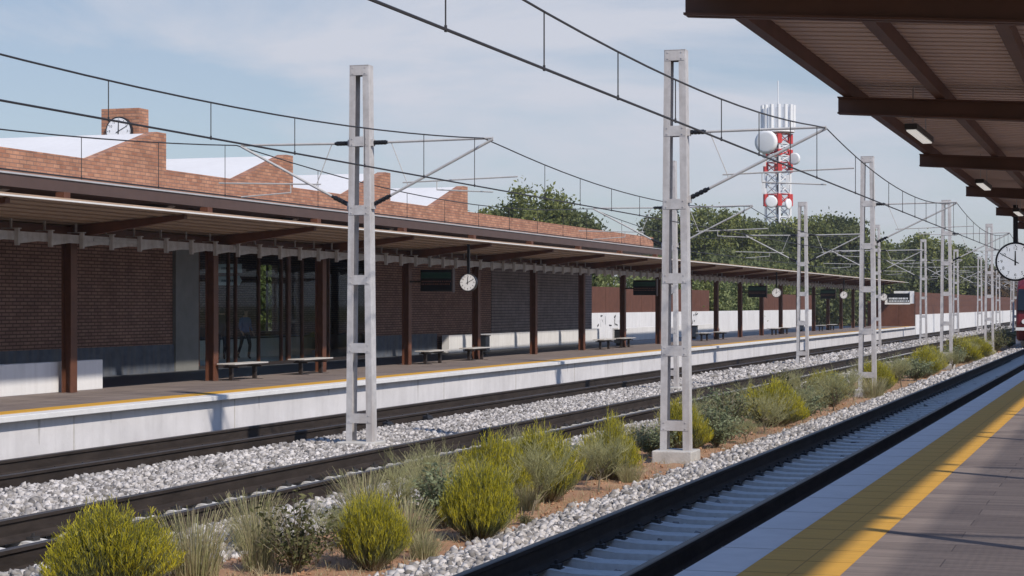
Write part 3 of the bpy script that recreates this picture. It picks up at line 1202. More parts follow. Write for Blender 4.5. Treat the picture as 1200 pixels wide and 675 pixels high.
bw = empty('boundary_wall', 26.0, 86.5, -0.1, 'tall white wall topped with rust brown panels behind the far platform', 'wall')
o = (26.0, 86.5, -0.1)
MB(o).box(26.0, 26.3, 86.4, 159, -0.098, 1.28).build('wall_face', 'white_render', bw)
s = 86.4
while s < 118.9:
    MB(o).box(26.05, 26.12, s + 0.01, s + 2.48, 1.282, 2.62).build('rust_panel', 'corten', bw)
    s += 2.5
s = 137.0
while s < 158:
    MB(o).box(26.05, 26.12, s + 0.01, s + 2.48, 1.282, 2.5).build('rust_panel', 'corten', bw)
    s += 2.5
# dark scribbles sprayed on the white wall
gf_ = MB(o)
rg = random.Random(5)
for (sc, n) in ((92.5, 4), (94.3, 3), (96.0, 5), (112.5, 7), (114.5, 5)):
    for q in range(n):
        s0 = sc + rg.uniform(-0.6, 0.6)
        z0 = 0.75 + rg.uniform(-0.25, 0.35)
        a = rg.uniform(0, 6.28)
        l = rg.uniform(0.15, 0.45)
        wv = 0.06
        pts = [(25.996, s0, z0), (25.996, s0 + math.cos(a) * l + wv, z0 + math.sin(a) * l), (25.996, s0 + math.cos(a) * l * 1.2, z0 + math.sin(a) * l * 1.1 + wv), (25.996, s0 - wv, z0 + wv * 1.5)]
        gf_.poly(pts, [(0, 1, 2, 3)])
gf_.build('graffiti', 'black_plastic', bw)

ef = empty('end_fence', 17.4, 159.2, -0.1, 'rust brown panel fence closing the far end of the platform', 'fence')
o = (17.4, 159.2, -0.1)
for k in range(3):
    MB(o).box(17.42 + k * 1.3, 17.42 + k * 1.3 + 1.28, 158.95, 159.02, -0.1, 2.0).build('rust_panel', 'corten', ef)
for k in range(4):
    MB(o).tube((17.41 + k * 1.3, 159.08, -0.1), (17.41 + k * 1.3, 159.08, 2.0), 0.03, 6).build('fence_post', 'dark_steel', ef)

tw2 = empty('trackside_wall', 17.3, 159.3, -0.95, 'white wall topped with rust brown panels lining the track beyond the platform', 'wall')
o = (17.3, 159.3, -0.95)
MB(o).box(17.35, 17.7, 159.3, 420, -1.1, 0.86).build('wall_face', 'white_render', tw2)
s = 159.4
n = 0
fr = MB(o)
while s < 418:
    m = MB(o) if n < 60 else fr
    m.box(17.40, 17.48, s + 0.01, s + 2.58, 0.862, 2.75)
    if n < 60:
        m.build('rust_panel', 'corten', tw2)
    n += 1
    s += 2.6
stuff(fr.build('rust_panel', 'corten', tw2))

# ------------------------------------------------------------------ platform furniture (far)
def bench(X, s, label):
    t_ = empty('bench', X, s, -0.1, label, 'bench', 'benches on the far platform')
    o = (X, s, -0.1)
    MB(o).box(X - 0.24, X + 0.24, s - 0.9, s + 0.9, 0.28, 0.312).build('seat', 'bench_top', t_, bevel=0.01)
    MB(o).box(X - 0.05, X + 0.05, s - 0.85, s + 0.85, 0.235, 0.279).build('frame', 'dark_steel', t_)
    for sg in (-1, 1):
        m = MB(o)
        q = s + sg * 0.62
        m.box(X - 0.19, X + 0.19, q - 0.03, q + 0.03, 0.20, 0.234)
        m.box(X - 0.045, X + 0.045, q - 0.04, q + 0.04, -0.088, 0.199)
        m.box(X - 0.22, X + 0.22, q - 0.04, q + 0.04, -0.1, -0.0885)
        m.build('leg', 'dark_steel', t_)
    return t_


def s_of(px, X):
    d = F_PX * X / (math.cos(TH) * (1330 - px))
    return (d - X * math.sin(TH)) / math.cos(TH)


BS = [40.7, 44.6, 53.5, 57.4, 73.0, 76.2, 91.5, 95.4, 110.5, 114.2, 128.0, 133.0]
b0 = bench(20.3, BS[0], 'white-topped bench nearest the camera, just past the second canopy post')
BL = ['white-topped bench beside the third canopy post, second from the left', 'white-topped bench left of the hanging clock, third from the left',
      'white-topped bench under the nearest hanging clock beside a grey bin', 'fifth white-topped bench from the left, before the big mast',
      'sixth white-topped bench from the left', 'seventh white-topped bench from the left, just past the big mast', 'eighth white-topped bench from the left',
      'ninth white-topped bench from the left, far along the platform', 'tenth bench from the left, small in the distance',
      'eleventh bench from the left, tiny in the distance', 'farthest bench, tiny near the end of the platform']
for s, l in zip(BS[1:], BL):
    dup(b0, 20.3, s, -0.1, l)


def litter(X, s, label):
    t_ = empty('litter_bin', X, s, -0.1, label, 'bin', 'bins on the far platform')
    o = (X, s, -0.1)
    MB(o).box(X - 0.22, X + 0.22, s - 0.22, s + 0.22, 0.0, 0.56).build('bin_body', 'bin_grey', t_, bevel=0.02)
    MB(o).box(X - 0.24, X + 0.24, s - 0.24, s + 0.24, 0.562, 0.60).build('lid', 'dark_steel', t_)
    MB(o).box(X - 0.15, X + 0.15, s - 0.15, s + 0.15, -0.1, -0.002).build('foot', 'dark_steel', t_)
    return t_


l0 = litter(22.4, s_of(565, 22.4), 'square grey bin behind the bench under the nearest hanging clock')
dup(l0, 21.6, s_of(727, 21.6), -0.1, 'square grey bin between the sixth bench and the big mast')
dup(l0, 22.2, s_of(812, 22.2), -0.1, 'square grey bin just right of the big mast')
dup(l0, 21.6, s_of(938, 21.6), -0.1, 'farthest square grey bin, behind the distant masts')


def hang_clock(X, s, z, r, label, zt, hands=H1):
    t_ = empty('hanging_clock', X, s, z, label, 'clock', 'round clocks hung from the canopies')
    o = (X, s, z)
    clock_parts(t_, o, (X, s, z), r, 0.14, (-1, 1), hands)
    MB(o).box(X - 0.035, X + 0.035, s - 0.035, s + 0.035, z + r - 0.01, zt).build('hanger', 'black_plastic', t_)
    return t_


c0 = hang_clock(18.6, 52.0, 2.35, 0.265, 'nearest round clock hung under the far canopy, left of the big mast', 3.50)
for k, l in enumerate(['round clock half hidden behind the big mast, second under the far canopy', 'third round clock under the far canopy, right of the big mast',
                       'fourth round clock under the far canopy, small and distant']):
    dup(c0, 18.6, 77.0 + 25 * k, 2.35, l)
bd = bpy.data.materials.new('glow_dial')
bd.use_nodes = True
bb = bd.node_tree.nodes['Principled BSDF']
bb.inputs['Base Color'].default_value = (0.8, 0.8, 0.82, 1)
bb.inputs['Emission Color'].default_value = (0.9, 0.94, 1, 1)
bb.inputs['Emission Strength'].default_value = 0.42  # glow added to brighten the shaded dial, in place of sunlight
MATS['glow_dial'] = bd
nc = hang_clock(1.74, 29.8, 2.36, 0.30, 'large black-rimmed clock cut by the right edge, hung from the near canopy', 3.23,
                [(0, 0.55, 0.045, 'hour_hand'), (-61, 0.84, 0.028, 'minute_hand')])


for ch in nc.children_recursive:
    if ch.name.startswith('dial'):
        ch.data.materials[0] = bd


def board(X, s, z, label):
    t_ = empty('departure_board', X, s, z, label, 'departure board', 'departure boards under the far canopy')
    o = (X, s, z)
    MB(o).box(X - 0.50, X + 0.50, s - 0.09, s + 0.09, z - 0.32, z + 0.32).build('cabinet', 'screen', t_, bevel=0.01)
    MB(o).box(X - 0.47, X + 0.47, s - 0.096, s - 0.092, z + 0.06, z + 0.24).build('header_strip', 'screen_green', t_)
    m = MB(o)
    rq = random.Random(int(s))
    for row in range(2):
        u = -0.46
        zz = z - 0.03 - row * 0.08
        while u < 0.44:
            wd = rq.uniform(0.02, 0.05)
            m.poly([(X - u, s - 0.0945, zz - 0.02), (X - u - wd, s - 0.0945, zz - 0.02), (X - u - wd, s - 0.0945, zz + 0.02), (X - u, s - 0.0945, zz + 0.02)], [(0, 1, 2, 3)])
            u += wd + rq.uniform(0.008, 0.03)
    m.build('text_row', 'screen_amber', t_)
    MB(o).box(X - 0.53, X - 0.503, s - 0.1, s + 0.1, z - 0.36, z + 0.36).build('side_cap', 'fascia_steel', t_)
    MB(o).box(X + 0.502, 20.62, s - 0.03, s + 0.03, z - 0.06, z + 0.0).build('wall_arm', 'dark_steel', t_)
    return t_


d0 = board(19.72, 52.35, 2.42, 'nearest departure board with green header, left of the hanging clock')
for k, l in enumerate(['second departure board from the left, just left of the big mast', 'third departure board from the left under the far canopy',
                       'fourth and farthest departure board under the far canopy']):
    dup(d0, 19.72, 77.35 + 25 * k, 2.42, l)

# distant info sign in a white frame, with a round disc beside it
isg = empty('platform_sign', 17.6, 150, 2.2, 'black information sign in a thick white frame at the far platform end', 'sign')
o = (17.6, 150, 2.2)
X0, X1, z0, z1, s = 16.75, 18.55, 1.78, 2.62, 150.0
MB(o).box(X0 + 0.05, X1 - 0.02, s - 0.04, s + 0.06, z0 + 0.08, z1 - 0.04).build('screen', 'screen', isg)
m = MB(o)
m.box(X0 - 0.25, X0 + 0.05, s - 0.05, s + 0.3, z0, z1 + 0.15).box(X0 + 0.05, X1 + 0.2, s - 0.05, s + 0.3, z0 - 0.06, z0 + 0.075)
m.box(X0 + 0.05, X1 - 0.5, s + 0.062, s + 0.3, z1 - 0.03, z1 + 0.15).box(X1 - 0.01, X1 + 0.18, s - 0.05, s + 0.3, z0 + 0.08, z1 - 0.2)
m.build('frame', 'white_enamel', isg)
m = MB(o)
rq = random.Random(8)
for row, (zz, hh) in enumerate(((2.18, 0.07), (1.98, 0.05))):
    u = X1 - 0.12
    while u > X0 + 0.2:
        wd = rq.uniform(0.05, 0.12)
        m.poly([(u, s - 0.0445, zz - hh), (u - wd, s - 0.0445, zz - hh), (u - wd, s - 0.0445, zz + hh), (u, s - 0.0445, zz + hh)], [(0, 1, 2, 3)])
        u -= wd + rq.uniform(0.02, 0.05)
m.build('text_row', 'sign_face', isg)
MB(o).tube((18.3, 150.15, z1 + 0.0), (18.3, 150.15, 3.5), 0.03, 6).build('hanger', 'dark_steel', isg)
dup(c0, 18.72, 149.0, 2.3, 'farthest round clock, beside the white-framed information sign').scale = (1.15, 1, 1.15)

# signs, plant and desk in the entrance hall
for k, (z0, z1, lab) in enumerate(((2.74, 3.02, 'upper pale blue direction sign hanging inside the glass entrance'), (2.33, 2.63, 'lower pale blue arrow-shaped sign hanging inside the glass entrance'))):
    t_ = empty('direction_sign', 28.0, 55.2, z0, lab, 'sign', 'direction signs in the entrance hall')
    o = (28.0, 55.2, z0)
    m = MB(o)
    if k == 0:
        m.box(27.58, 28.42, 55.18, 55.22, z0, z1)
    else:
        m.prism([(28.42, z0), (28.42, z1), (27.68, z1), (27.58, (z0 + z1) / 2), (27.68, z0)], 55.18, 55.22)
    m.build('panel', 'sign_face', t_)
    m = MB(o)
    rq = random.Random(k + 3)
    u = 28.30
    while u > 27.75:
        wd = rq.uniform(0.02, 0.045)
        m.poly([(u, 55.176, (z0 + z1) / 2 - 0.035), (u - wd, 55.176, (z0 + z1) / 2 - 0.035), (u - wd, 55.176, (z0 + z1) / 2 + 0.04), (u, 55.176, (z0 + z1) / 2 + 0.04)], [(0, 1, 2, 3)])
        u -= wd + 0.018
    m.build('lettering', 'sign_ink', t_)
    if k == 0:
        MB(o).tube((27.7, 55.2, z1), (27.7, 55.2, 4.05), 0.008, 5).build('hanger', 'dark_steel', t_)
        MB(o).tube((28.3, 55.2, z1), (28.3, 55.2, 4.05), 0.008, 5).build('hanger', 'dark_steel', t_)
dk = empty('ticket_counter', 28.6, 56, -0.085, 'white counter with dark top inside the glass entrance', 'counter')
o = (28.6, 56, -0.085)
MB(o).box(28.4, 28.9, 53.5, 62.5, -0.084, 0.55).build('counter_body', 'white_render', dk)
MB(o).box(28.36, 28.94, 53.4, 62.6, 0.552, 0.60).build('counter_top', 'dark_steel', dk)
MB(o).box(28.5, 28.8, 53.9, 54.8, 0.602, 0.95).build('cash_desk', 'black_plastic', dk)

# potted plant by the pilaster inside
pp = empty('potted_plant', 26.2, 49.0, -0.085, 'tall dark potted plant inside the glass entrance beside the grey pilaster', 'plant')
o = (26.2, 49.0, -0.085)
MB(o).tube((26.2, 49.0, -0.085), (26.2, 49.0, 0.7), 0.2, 12, 0.26).build('pot', 'planter_green', pp)
m = MB(o)
rq = random.Random(2)
m.tube((26.2, 49, 0.7), (26.2, 49, 2.0), 0.02, 6)
m.build('stem', 'bark', pp)
m = MB(o)
for q in range(160):
    zc = rq.choice([1.35, 1.7, 2.1]) + rq.gauss(0, 0.12)
    a = rq.uniform(0, 6.28)
    r0 = rq.uniform(0.02, 0.3)
    c = Vector((26.2 + math.cos(a) * r0, 49 + math.sin(a) * r0, zc))
    u = Vector((rq.gauss(0, 1), rq.gauss(0, 1), rq.gauss(0, 0.5))).normalized() * 0.09
    v = u.cross(Vector((rq.gauss(0, 1), rq.gauss(0, 1), 1))).normalized() * 0.03
    m.poly([tuple(c - u), tuple(c + v), tuple(c + u), tuple(c - v)], [(0, 1, 2, 3)])
m.build('leaves', 'tree_leaf', pp)


# people: one skinned surface each
def person(X, s, z, joints, edges, radii, label, mats_by_h, rz, hgt):
    me = bpy.data.meshes.new('person_skeleton')
    me.from_pydata(joints, edges, [])
    ob = bpy.data.objects.new('person_skeleton', me)
    COL.objects.link(ob)
    sk = ob.modifiers.new('skin', 'SKIN')
    for i, r_ in enumerate(radii):
        me.skin_vertices[0].data[i].radius = (r_ if isinstance(r_, tuple) else (r_, r_))
    me.skin_vertices[0].data[0].use_root = True
    sub = ob.modifiers.new('subd', 'SUBSURF')
    sub.levels = 2
    bpy.context.view_layer.update()
    fin = bpy.data.meshes.new_from_object(ob.evaluated_get(bpy.context.evaluated_depsgraph_get()))
    bpy.data.objects.remove(ob)
    for mname in mats_by_h[1]:
        fin.materials.append(MATS[mname])
    for p in fin.polygons:
        p.material_index = mats_by_h[0](p.center)
        p.use_smooth = True
    o2 = bpy.data.objects.new('person', fin)
    COL.objects.link(o2)
    o2.location = (-X, s, z)
    o2.rotation_euler.z = rz
    o2.scale = (hgt, hgt, hgt)
    tag(o2, label, 'person')
    return o2


J = [(0, 0, 0.95), (0, 0.01, 1.15), (0, 0.02, 1.40), (0, 0.0, 1.52), (0, -0.02, 1.64), (0, -0.02, 1.72),      # 0-5 trunk and head
     (0.10, 0, 0.90), (0.12, -0.12, 0.50), (0.12, -0.02, 0.08), (0.12, -0.16, 0.03),                           # right leg forward
     (-0.10, 0, 0.90), (-0.12, 0.10, 0.50), (-0.12, 0.30, 0.12), (-0.12, 0.18, 0.03),                          # left leg back
     (0.19, 0.01, 1.40), (0.25, 0.05, 1.13), (0.25, -0.10, 0.92), (0.25, -0.16, 0.85),
     (-0.19, 0.01, 1.40), (-0.25, -0.02, 1.13), (-0.24, -0.16, 0.95), (-0.24, -0.22, 0.88),
     (0.28, -0.20, 0.80), (0.25, -0.22, 0.78), (0.22, -0.21, 0.80), (-0.27, -0.26, 0.83), (-0.24, -0.28, 0.81), (-0.21, -0.27, 0.83)]
Ed = [(0, 1), (1, 2), (2, 3), (3, 4), (4, 5), (0, 6), (6, 7), (7, 8), (8, 9), (0, 10), (10, 11), (11, 12), (12, 13),
      (2, 14), (14, 15), (15, 16), (16, 17), (2, 18), (18, 19), (19, 20), (20, 21), (17, 22), (17, 23), (17, 24), (21, 25), (21, 26), (21, 27)]
Rd = [(0.15, 0.11), (0.13, 0.10), (0.17, 0.11), 0.055, (0.08, 0.10), (0.07, 0.085), 0.09, 0.062, 0.045, 0.035, 0.09, 0.062, 0.045, 0.035,
      0.055, 0.042, 0.032, 0.028, 0.055, 0.042, 0.032, 0.028, 0.011, 0.012, 0.011, 0.011, 0.012, 0.011]


def mh(c):
    if c.z > 1.55:
        return 3 if (c.y > -0.03 or c.z > 1.70) else 2
    if c.z > 1.48 and abs(c.x) < 0.1:
        return 2
    if abs(c.x) > 0.2 and c.z < 1.0:
        return 2
    return 0 if c.z > 0.95 else 1


person(27.7, 55.7, -0.085, J, Ed, Rd, 'person in a blue shirt and dark trousers walking inside the glass entrance', (mh, ['shirt_blue', 'trousers_dark', 'skin', 'hair']), R(60), 0.93)
person(28.0, 54.6, -0.085, J, Ed, Rd, 'person in dark clothes standing left of the one in blue, inside the glass entrance', (mh, ['jacket_dark', 'trousers_dark', 'skin', 'hair']), R(200), 0.98)

# ------------------------------------------------------------------ near canopy (above the camera)
def zn(X):
    return 3.43 - abs(X - 2.3) * 0.06 if X > 0.5 else 3.322 + (0.5 - X) * 0.06


NK = 0.87
NB = [9.78] + [15.2 + 6.03 * k for k in range(0, 18)]
n0, n1 = 3.0, 121.0
ncv = empty('platform_canopy', 0.5, 15.2, 0, 'brown steel canopy overhead on the right, above the near platform', 'canopy')
NO = (0.5, 15.2, 0)
m = MB(NO)
for (a, b) in ((2.30, 0.5), (0.499, -1.27)):
    m.poly([(a, n0, zn(a) + 0.06), (b, n0, zn(b) + 0.06), (b, n1, zn(b) + 0.06), (a, n1, zn(a) + 0.06),
            (a, n0, zn(a) + 0.10), (b, n0, zn(b) + 0.10), (b, n1, zn(b) + 0.10), (a, n1, zn(a) + 0.10)],
           [(0, 1, 2, 3), (4, 7, 6, 5), (0, 4, 5, 1), (1, 5, 6, 2), (2, 6, 7, 3), (3, 7, 4, 0)])
m.build('roof', 'near_canopy_sheet', ncv)
# sheet corrugation: thin standing ribs across
m = MB(NO)
s = n0 + 0.15
while s < n1:
    m.prism([(2.29, zn(2.29) + 0.052), (0.52, zn(0.52) + 0.052), (0.52, zn(0.52) + 0.0585), (2.29, zn(2.29) + 0.0585)], s, s + 0.05)
    s += 0.2
m.build('roof_rib', 'near_canopy_sheet', ncv)
for X in (2.19, 1.46, 0.72, -0.2, -1.15):
    w_ = 0.036
    MB(NO).box(X - w_, X + w_, n0, n1, zn(X) - 0.05, zn(X) + 0.0515).build('purlin', 'brown_steel', ncv)
for s in NB:
    m = MB(NO)
    hb = 0.125
    p = [(2.27, zn(2.27) - 0.055), (2.27, zn(2.27) - 0.055 - hb), (0.5, zn(0.5) - 0.055 - hb - 0.02), (-1.27, zn(-1.27) - 0.055 - hb), (-1.27, zn(-1.27) - 0.055), (0.5, zn(0.5) - 0.055)]
    m.prism(p, s - 0.012, s + 0.012)
    for z_ in (0, 1):
        q = [(2.27, zn(2.27) - 0.055 - z_ * hb), (0.5, zn(0.5) - 0.055 - z_ * (hb + 0.02)), (-1.27, zn(-1.27) - 0.055 - z_ * hb)]
        q2 = [(u, z - 0.012) for u, z in q]
        m.prism(q + q2[::-1], s - 0.06, s - 0.0125)
        m.prism(q + q2[::-1], s + 0.0125, s + 0.06)
    m.build('beam', 'brown_steel', ncv)
    m = MB(NO)
    m.box(0.24, 0.36, s - 0.06, s + 0.06, 1.7 - 1.695 / NK, 3.1)
    m.build('post', 'brown_steel', ncv)
NK = 0.87
ncv.scale = (NK, NK, NK)
ncv.location = (-0.5 * NK, 15.2 * NK, 1.7 - 1.7 * NK)
# added unseen slatted sunshade put in to half-shade the paving on the right
nb2 = empty('shade_blocker', -2.6, 10, 0, 'added unseen slatted sunshade over the near platform, seen only by its half shade on the paving', 'blocker')
SO = (-2.6, 10, 0)
m = MB(SO)
q = -1.72
while q > -3.6:
    m.box(q - 0.014, q, -8, 60, 3.42, 3.434)
    q -= 0.06
m.build('slats', 'brown_steel', nb2)
for s in range(-6, 60, 6):
    MB(SO).box(-3.6, -1.70, s - 0.03, s + 0.03, 3.445, 3.52).build('beam', 'brown_steel', nb2)
    MB(SO).box(-3.55, -3.45, s - 0.05, s + 0.05, 0.002, 3.415).build('post', 'brown_steel', nb2)

# fluorescent lamps hung under it
def lamp(X, s, z, label):
    t_ = empty('hanging_lamp', X, s, z, label, 'lamp', 'tube lamps under the near canopy')
    o = (X, s, z)
    MB(o).box(X - 0.042, X + 0.042, s - 0.56, s + 0.56, z, z + 0.04).build('lamp_housing', 'dark_steel', t_)
    MB(o).box(X - 0.032, X + 0.032, s - 0.53, s + 0.53, z - 0.010, z - 0.001).build('diffuser', 'lamp_diffuser', t_)
    for q in (-0.42, 0.42):
        MB(o).tube((X, s + q, z + 0.06), (X, s + q, 1.7 + (zn(X) + 0.05 - 1.7) * NK), 0.004, 5).build('suspension_wire', 'galvanised', t_)
    return t_


la = lamp(1.68 * NK, 15.7 * NK, 1.7 + 1.385 * NK, 'nearest tube lamp hung on two wires under the near canopy')
dup(la, 1.68 * NK, 22.6 * NK, 1.7 + 1.385 * NK, 'second tube lamp hung under the near canopy, further along')
dup(la, 1.68 * NK, 29.5 * NK, 1.7 + 1.385 * NK, 'third tube lamp under the near canopy, above the large clock')

# ------------------------------------------------------------------ train
tr = empty('passenger_train', 4.9, 109, -0.65, 'dark red passenger train front at the right edge on the near track', 'train')
o = (4.9, 109, -0.65)
p = [(109.6, -0.35), (109.0, 0.6), (109.15, 1.4), (109.9, 2.7), (110.8, 3.15), (150, 3.15), (150, -0.35)]
MB(o).prism(p, 3.45, 6.35, 'X').build('body', 'train_red', tr, bevel=0.15)
m = MB(o)
m.prism([(109.05, 1.35), (109.72, 2.55), (109.66, 2.58), (108.99, 1.38)], 3.55, 6.25, 'X')
m.build('windscreen', 'train_glass', tr)
MB(o).box(3.4, 6.4, 113, 149, 0.95, 1.9).build('side_window', 'train_glass', tr)
MB(o).box(3.4, 6.4, 109.7, 149.5, -0.5, -0.1).build('skirt', 'train_white', tr)
MB(o).box(3.7, 6.1, 109.2, 149.0, -0.64, -0.36).build('bogie', 'train_dark', tr)
MB(o).box(4.6, 5.2, 108.5, 109.4, -0.35, -0.05).build('coupler', 'train_dark', tr)
for X in (3.9, 5.9):
    MB(o).disc((X, 109.0, 0.75), (0, 1, 0), 0.13, 0.1, 20).build('headlight', 'train_white', tr)
MB(o).box(3.44, 6.36, 108.93, 109.05, 0.25, 0.42).build('bumper_band', 'train_white', tr)

# ------------------------------------------------------------------ telecom tower
TX, TS = 45.1, 248.4
tt = empty('telecom_tower', TX, TS, -1.1, 'tall red and white lattice telecom tower with antennas and dishes', 'tower')
o = (TX, TS, -1.1)
lev = [(-1.1, 1.75), (4.0, 1.6), (9.0, 1.5), (14.8, 1.43), (16.4, 1.43), (19.3, 1.43), (20.6, 1.43), (21.5, 1.43), (22.3, 1.43), (23.1, 1.43), (24.4, 1.43)]
col_ = ['tower_red', 'tower_white', 'tower_white', 'tower_red', 'tower_white', 'tower_red', 'tower_white', 'tower_red', 'tower_white', 'tower_red']
ca, sa = math.cos(0.5), math.sin(0.5)
for i in range(len(lev) - 1):
    z0, w0 = lev[i]
    z1, w1 = lev[i + 1]
    m = MB(o)
    cs = [(-1, -1), (1, -1), (1, 1), (-1, 1)]

    def cp(c, w, z):
        x, y = c[0] * w * 0.8, c[1] * w * 0.8
        return (TX + x * ca - y * sa, TS + x * sa + y * ca, z)
    for q in range(4):
        a, b = cs[q], cs[(q + 1) % 4]
        m.tube(cp(a, w0, z0), cp(a, w1, z1), 0.36 if col_[i] == 'tower_red' else 0.16, 6)
        n = max(1, int(round((z1 - z0) / 1.6)))
        for u in range(n):
            f0, f1 = u / n, (u + 1) / n
            za, zb_ = z0 + (z1 - z0) * f0, z0 + (z1 - z0) * f1
            wa, wb = w0 + (w1 - w0) * f0, w0 + (w1 - w0) * f1
            m.tube(cp(a, wa, za), cp(b, wb, zb_), 0.06, 5)
            m.tube(cp(b, wa, za), cp(a, wb, zb_), 0.06, 5)
            m.tube(cp(a, wb, zb_), cp(b, wb, zb_), 0.06, 5)
    m.build('lattice_section', col_[i], tt)
for q, (dx, zz) in enumerate(((-1.6, 17.9), (1.6, 17.3), (-1.7, 12.5), (1.5, 20.9))):
    MB(o).box(TX + dx - 0.2, TX + dx + 0.2, TS - 2.1, TS - 1.7, zz - 0.9, zz + 0.9).build('panel_antenna', 'tower_white', tt)
MB(o).tube((TX, TS, -1), (TX, TS, 23), 0.16, 6).build('cable_riser', 'black_plastic', tt)
m = MB(o).disc((TX, TS, 24.7), (0, 0, 1), 2.2, 0.2, 20)
m.build('antenna_platform', 'tower_white', tt)
for q in range(14):
    a = q * 2 * math.pi / 14
    x, y = TX + math.cos(a) * 2.1, TS + math.sin(a) * 2.1
    MB(o).tube((x, y, 24.9), (x, y, 28.2), 0.25, 8).build('panel_antenna', 'tower_white', tt)
MB(o).tube((TX, TS, 24.8), (TX, TS, 31.5), 0.07, 5).build('lightning_rod', 'tower_white', tt)


def dish(X, s, z, r, nx, ns):
    m = MB(o)
    n_ = Vector((nx, ns, 0)).normalized()
    c = Vector((X, s, z))
    u = Vector((0, 0, 1))
    w_ = n_.cross(u)
    rings = []
    pts = []
    N = 24
    for k, (rr, dd) in enumerate(((0.02, -0.06), (0.4, -0.05), (0.75, -0.03), (1.0, 0.0), (1.0, 0.32), (0.6, 0.6), (0.02, 0.75))):
        for q in range(N):
            t_ = 2 * math.pi * q / N
            pts.append(tuple(c - n_ * dd * r + (u * math.cos(t_) + w_ * math.sin(t_)) * rr * r))
    fs = []
    for k in range(6):
        for q in range(N):
            fs.append((k * N + q, k * N + (q + 1) % N, (k + 1) * N + (q + 1) % N, (k + 1) * N + q))
    m.poly(pts, fs)
    return m.build('dish_antenna', 'tower_white', tt, smooth=True)


dish(TX + 1.25, TS - 2.4, 23.2, 1.55, 0.25, -1)
dish(TX - 2.3, TS - 1.0, 21.0, 0.8, 0.3, -1)
dish(TX + 0.5, TS - 2.2, 15.3, 0.8, -0.1, -1)
dish(TX - 1.7, TS - 1.2, 15.0, 0.7, -1, -0.4)


# ------------------------------------------------------------------ vegetation
def quads_mesh(name, V, nq, mi=None, mats=()):
    """V: (n,4,3) quads."""
    V = np.asarray(V, dtype=np.float32)
    n = len(V)
    me = bpy.data.meshes.new(name)
    me.vertices.add(n * 4)
    me.vertices.foreach_set('co', V.reshape(-1))
    me.loops.add(n * 4)
    me.loops.foreach_set('vertex_index', np.arange(n * 4, dtype=np.int32))
    me.polygons.add(n)
    me.polygons.foreach_set('loop_start', np.arange(0, n * 4, 4, dtype=np.int32))
    for q in mats:
        me.materials.append(MATS[q])
    if mi is not None:
        me.polygons.foreach_set('material_index', np.asarray(mi, dtype=np.int32))
    me.update(calc_edges=True)
    return me


def strip(Q, MI, pts, w, side, mi):
    """ribbon along pts, width tapering."""
    n = len(pts)
    for i in range(n - 1):
        w0 = w * (1 - 0.6 * i / n)
        w1 = w * (1 - 0.6 * (i + 1) / n)
        a, b = pts[i], pts[i + 1]
        Q.append((a - side * w0, a + side * w0, b + side * w1, b - side * w1))
        MI.append(mi)


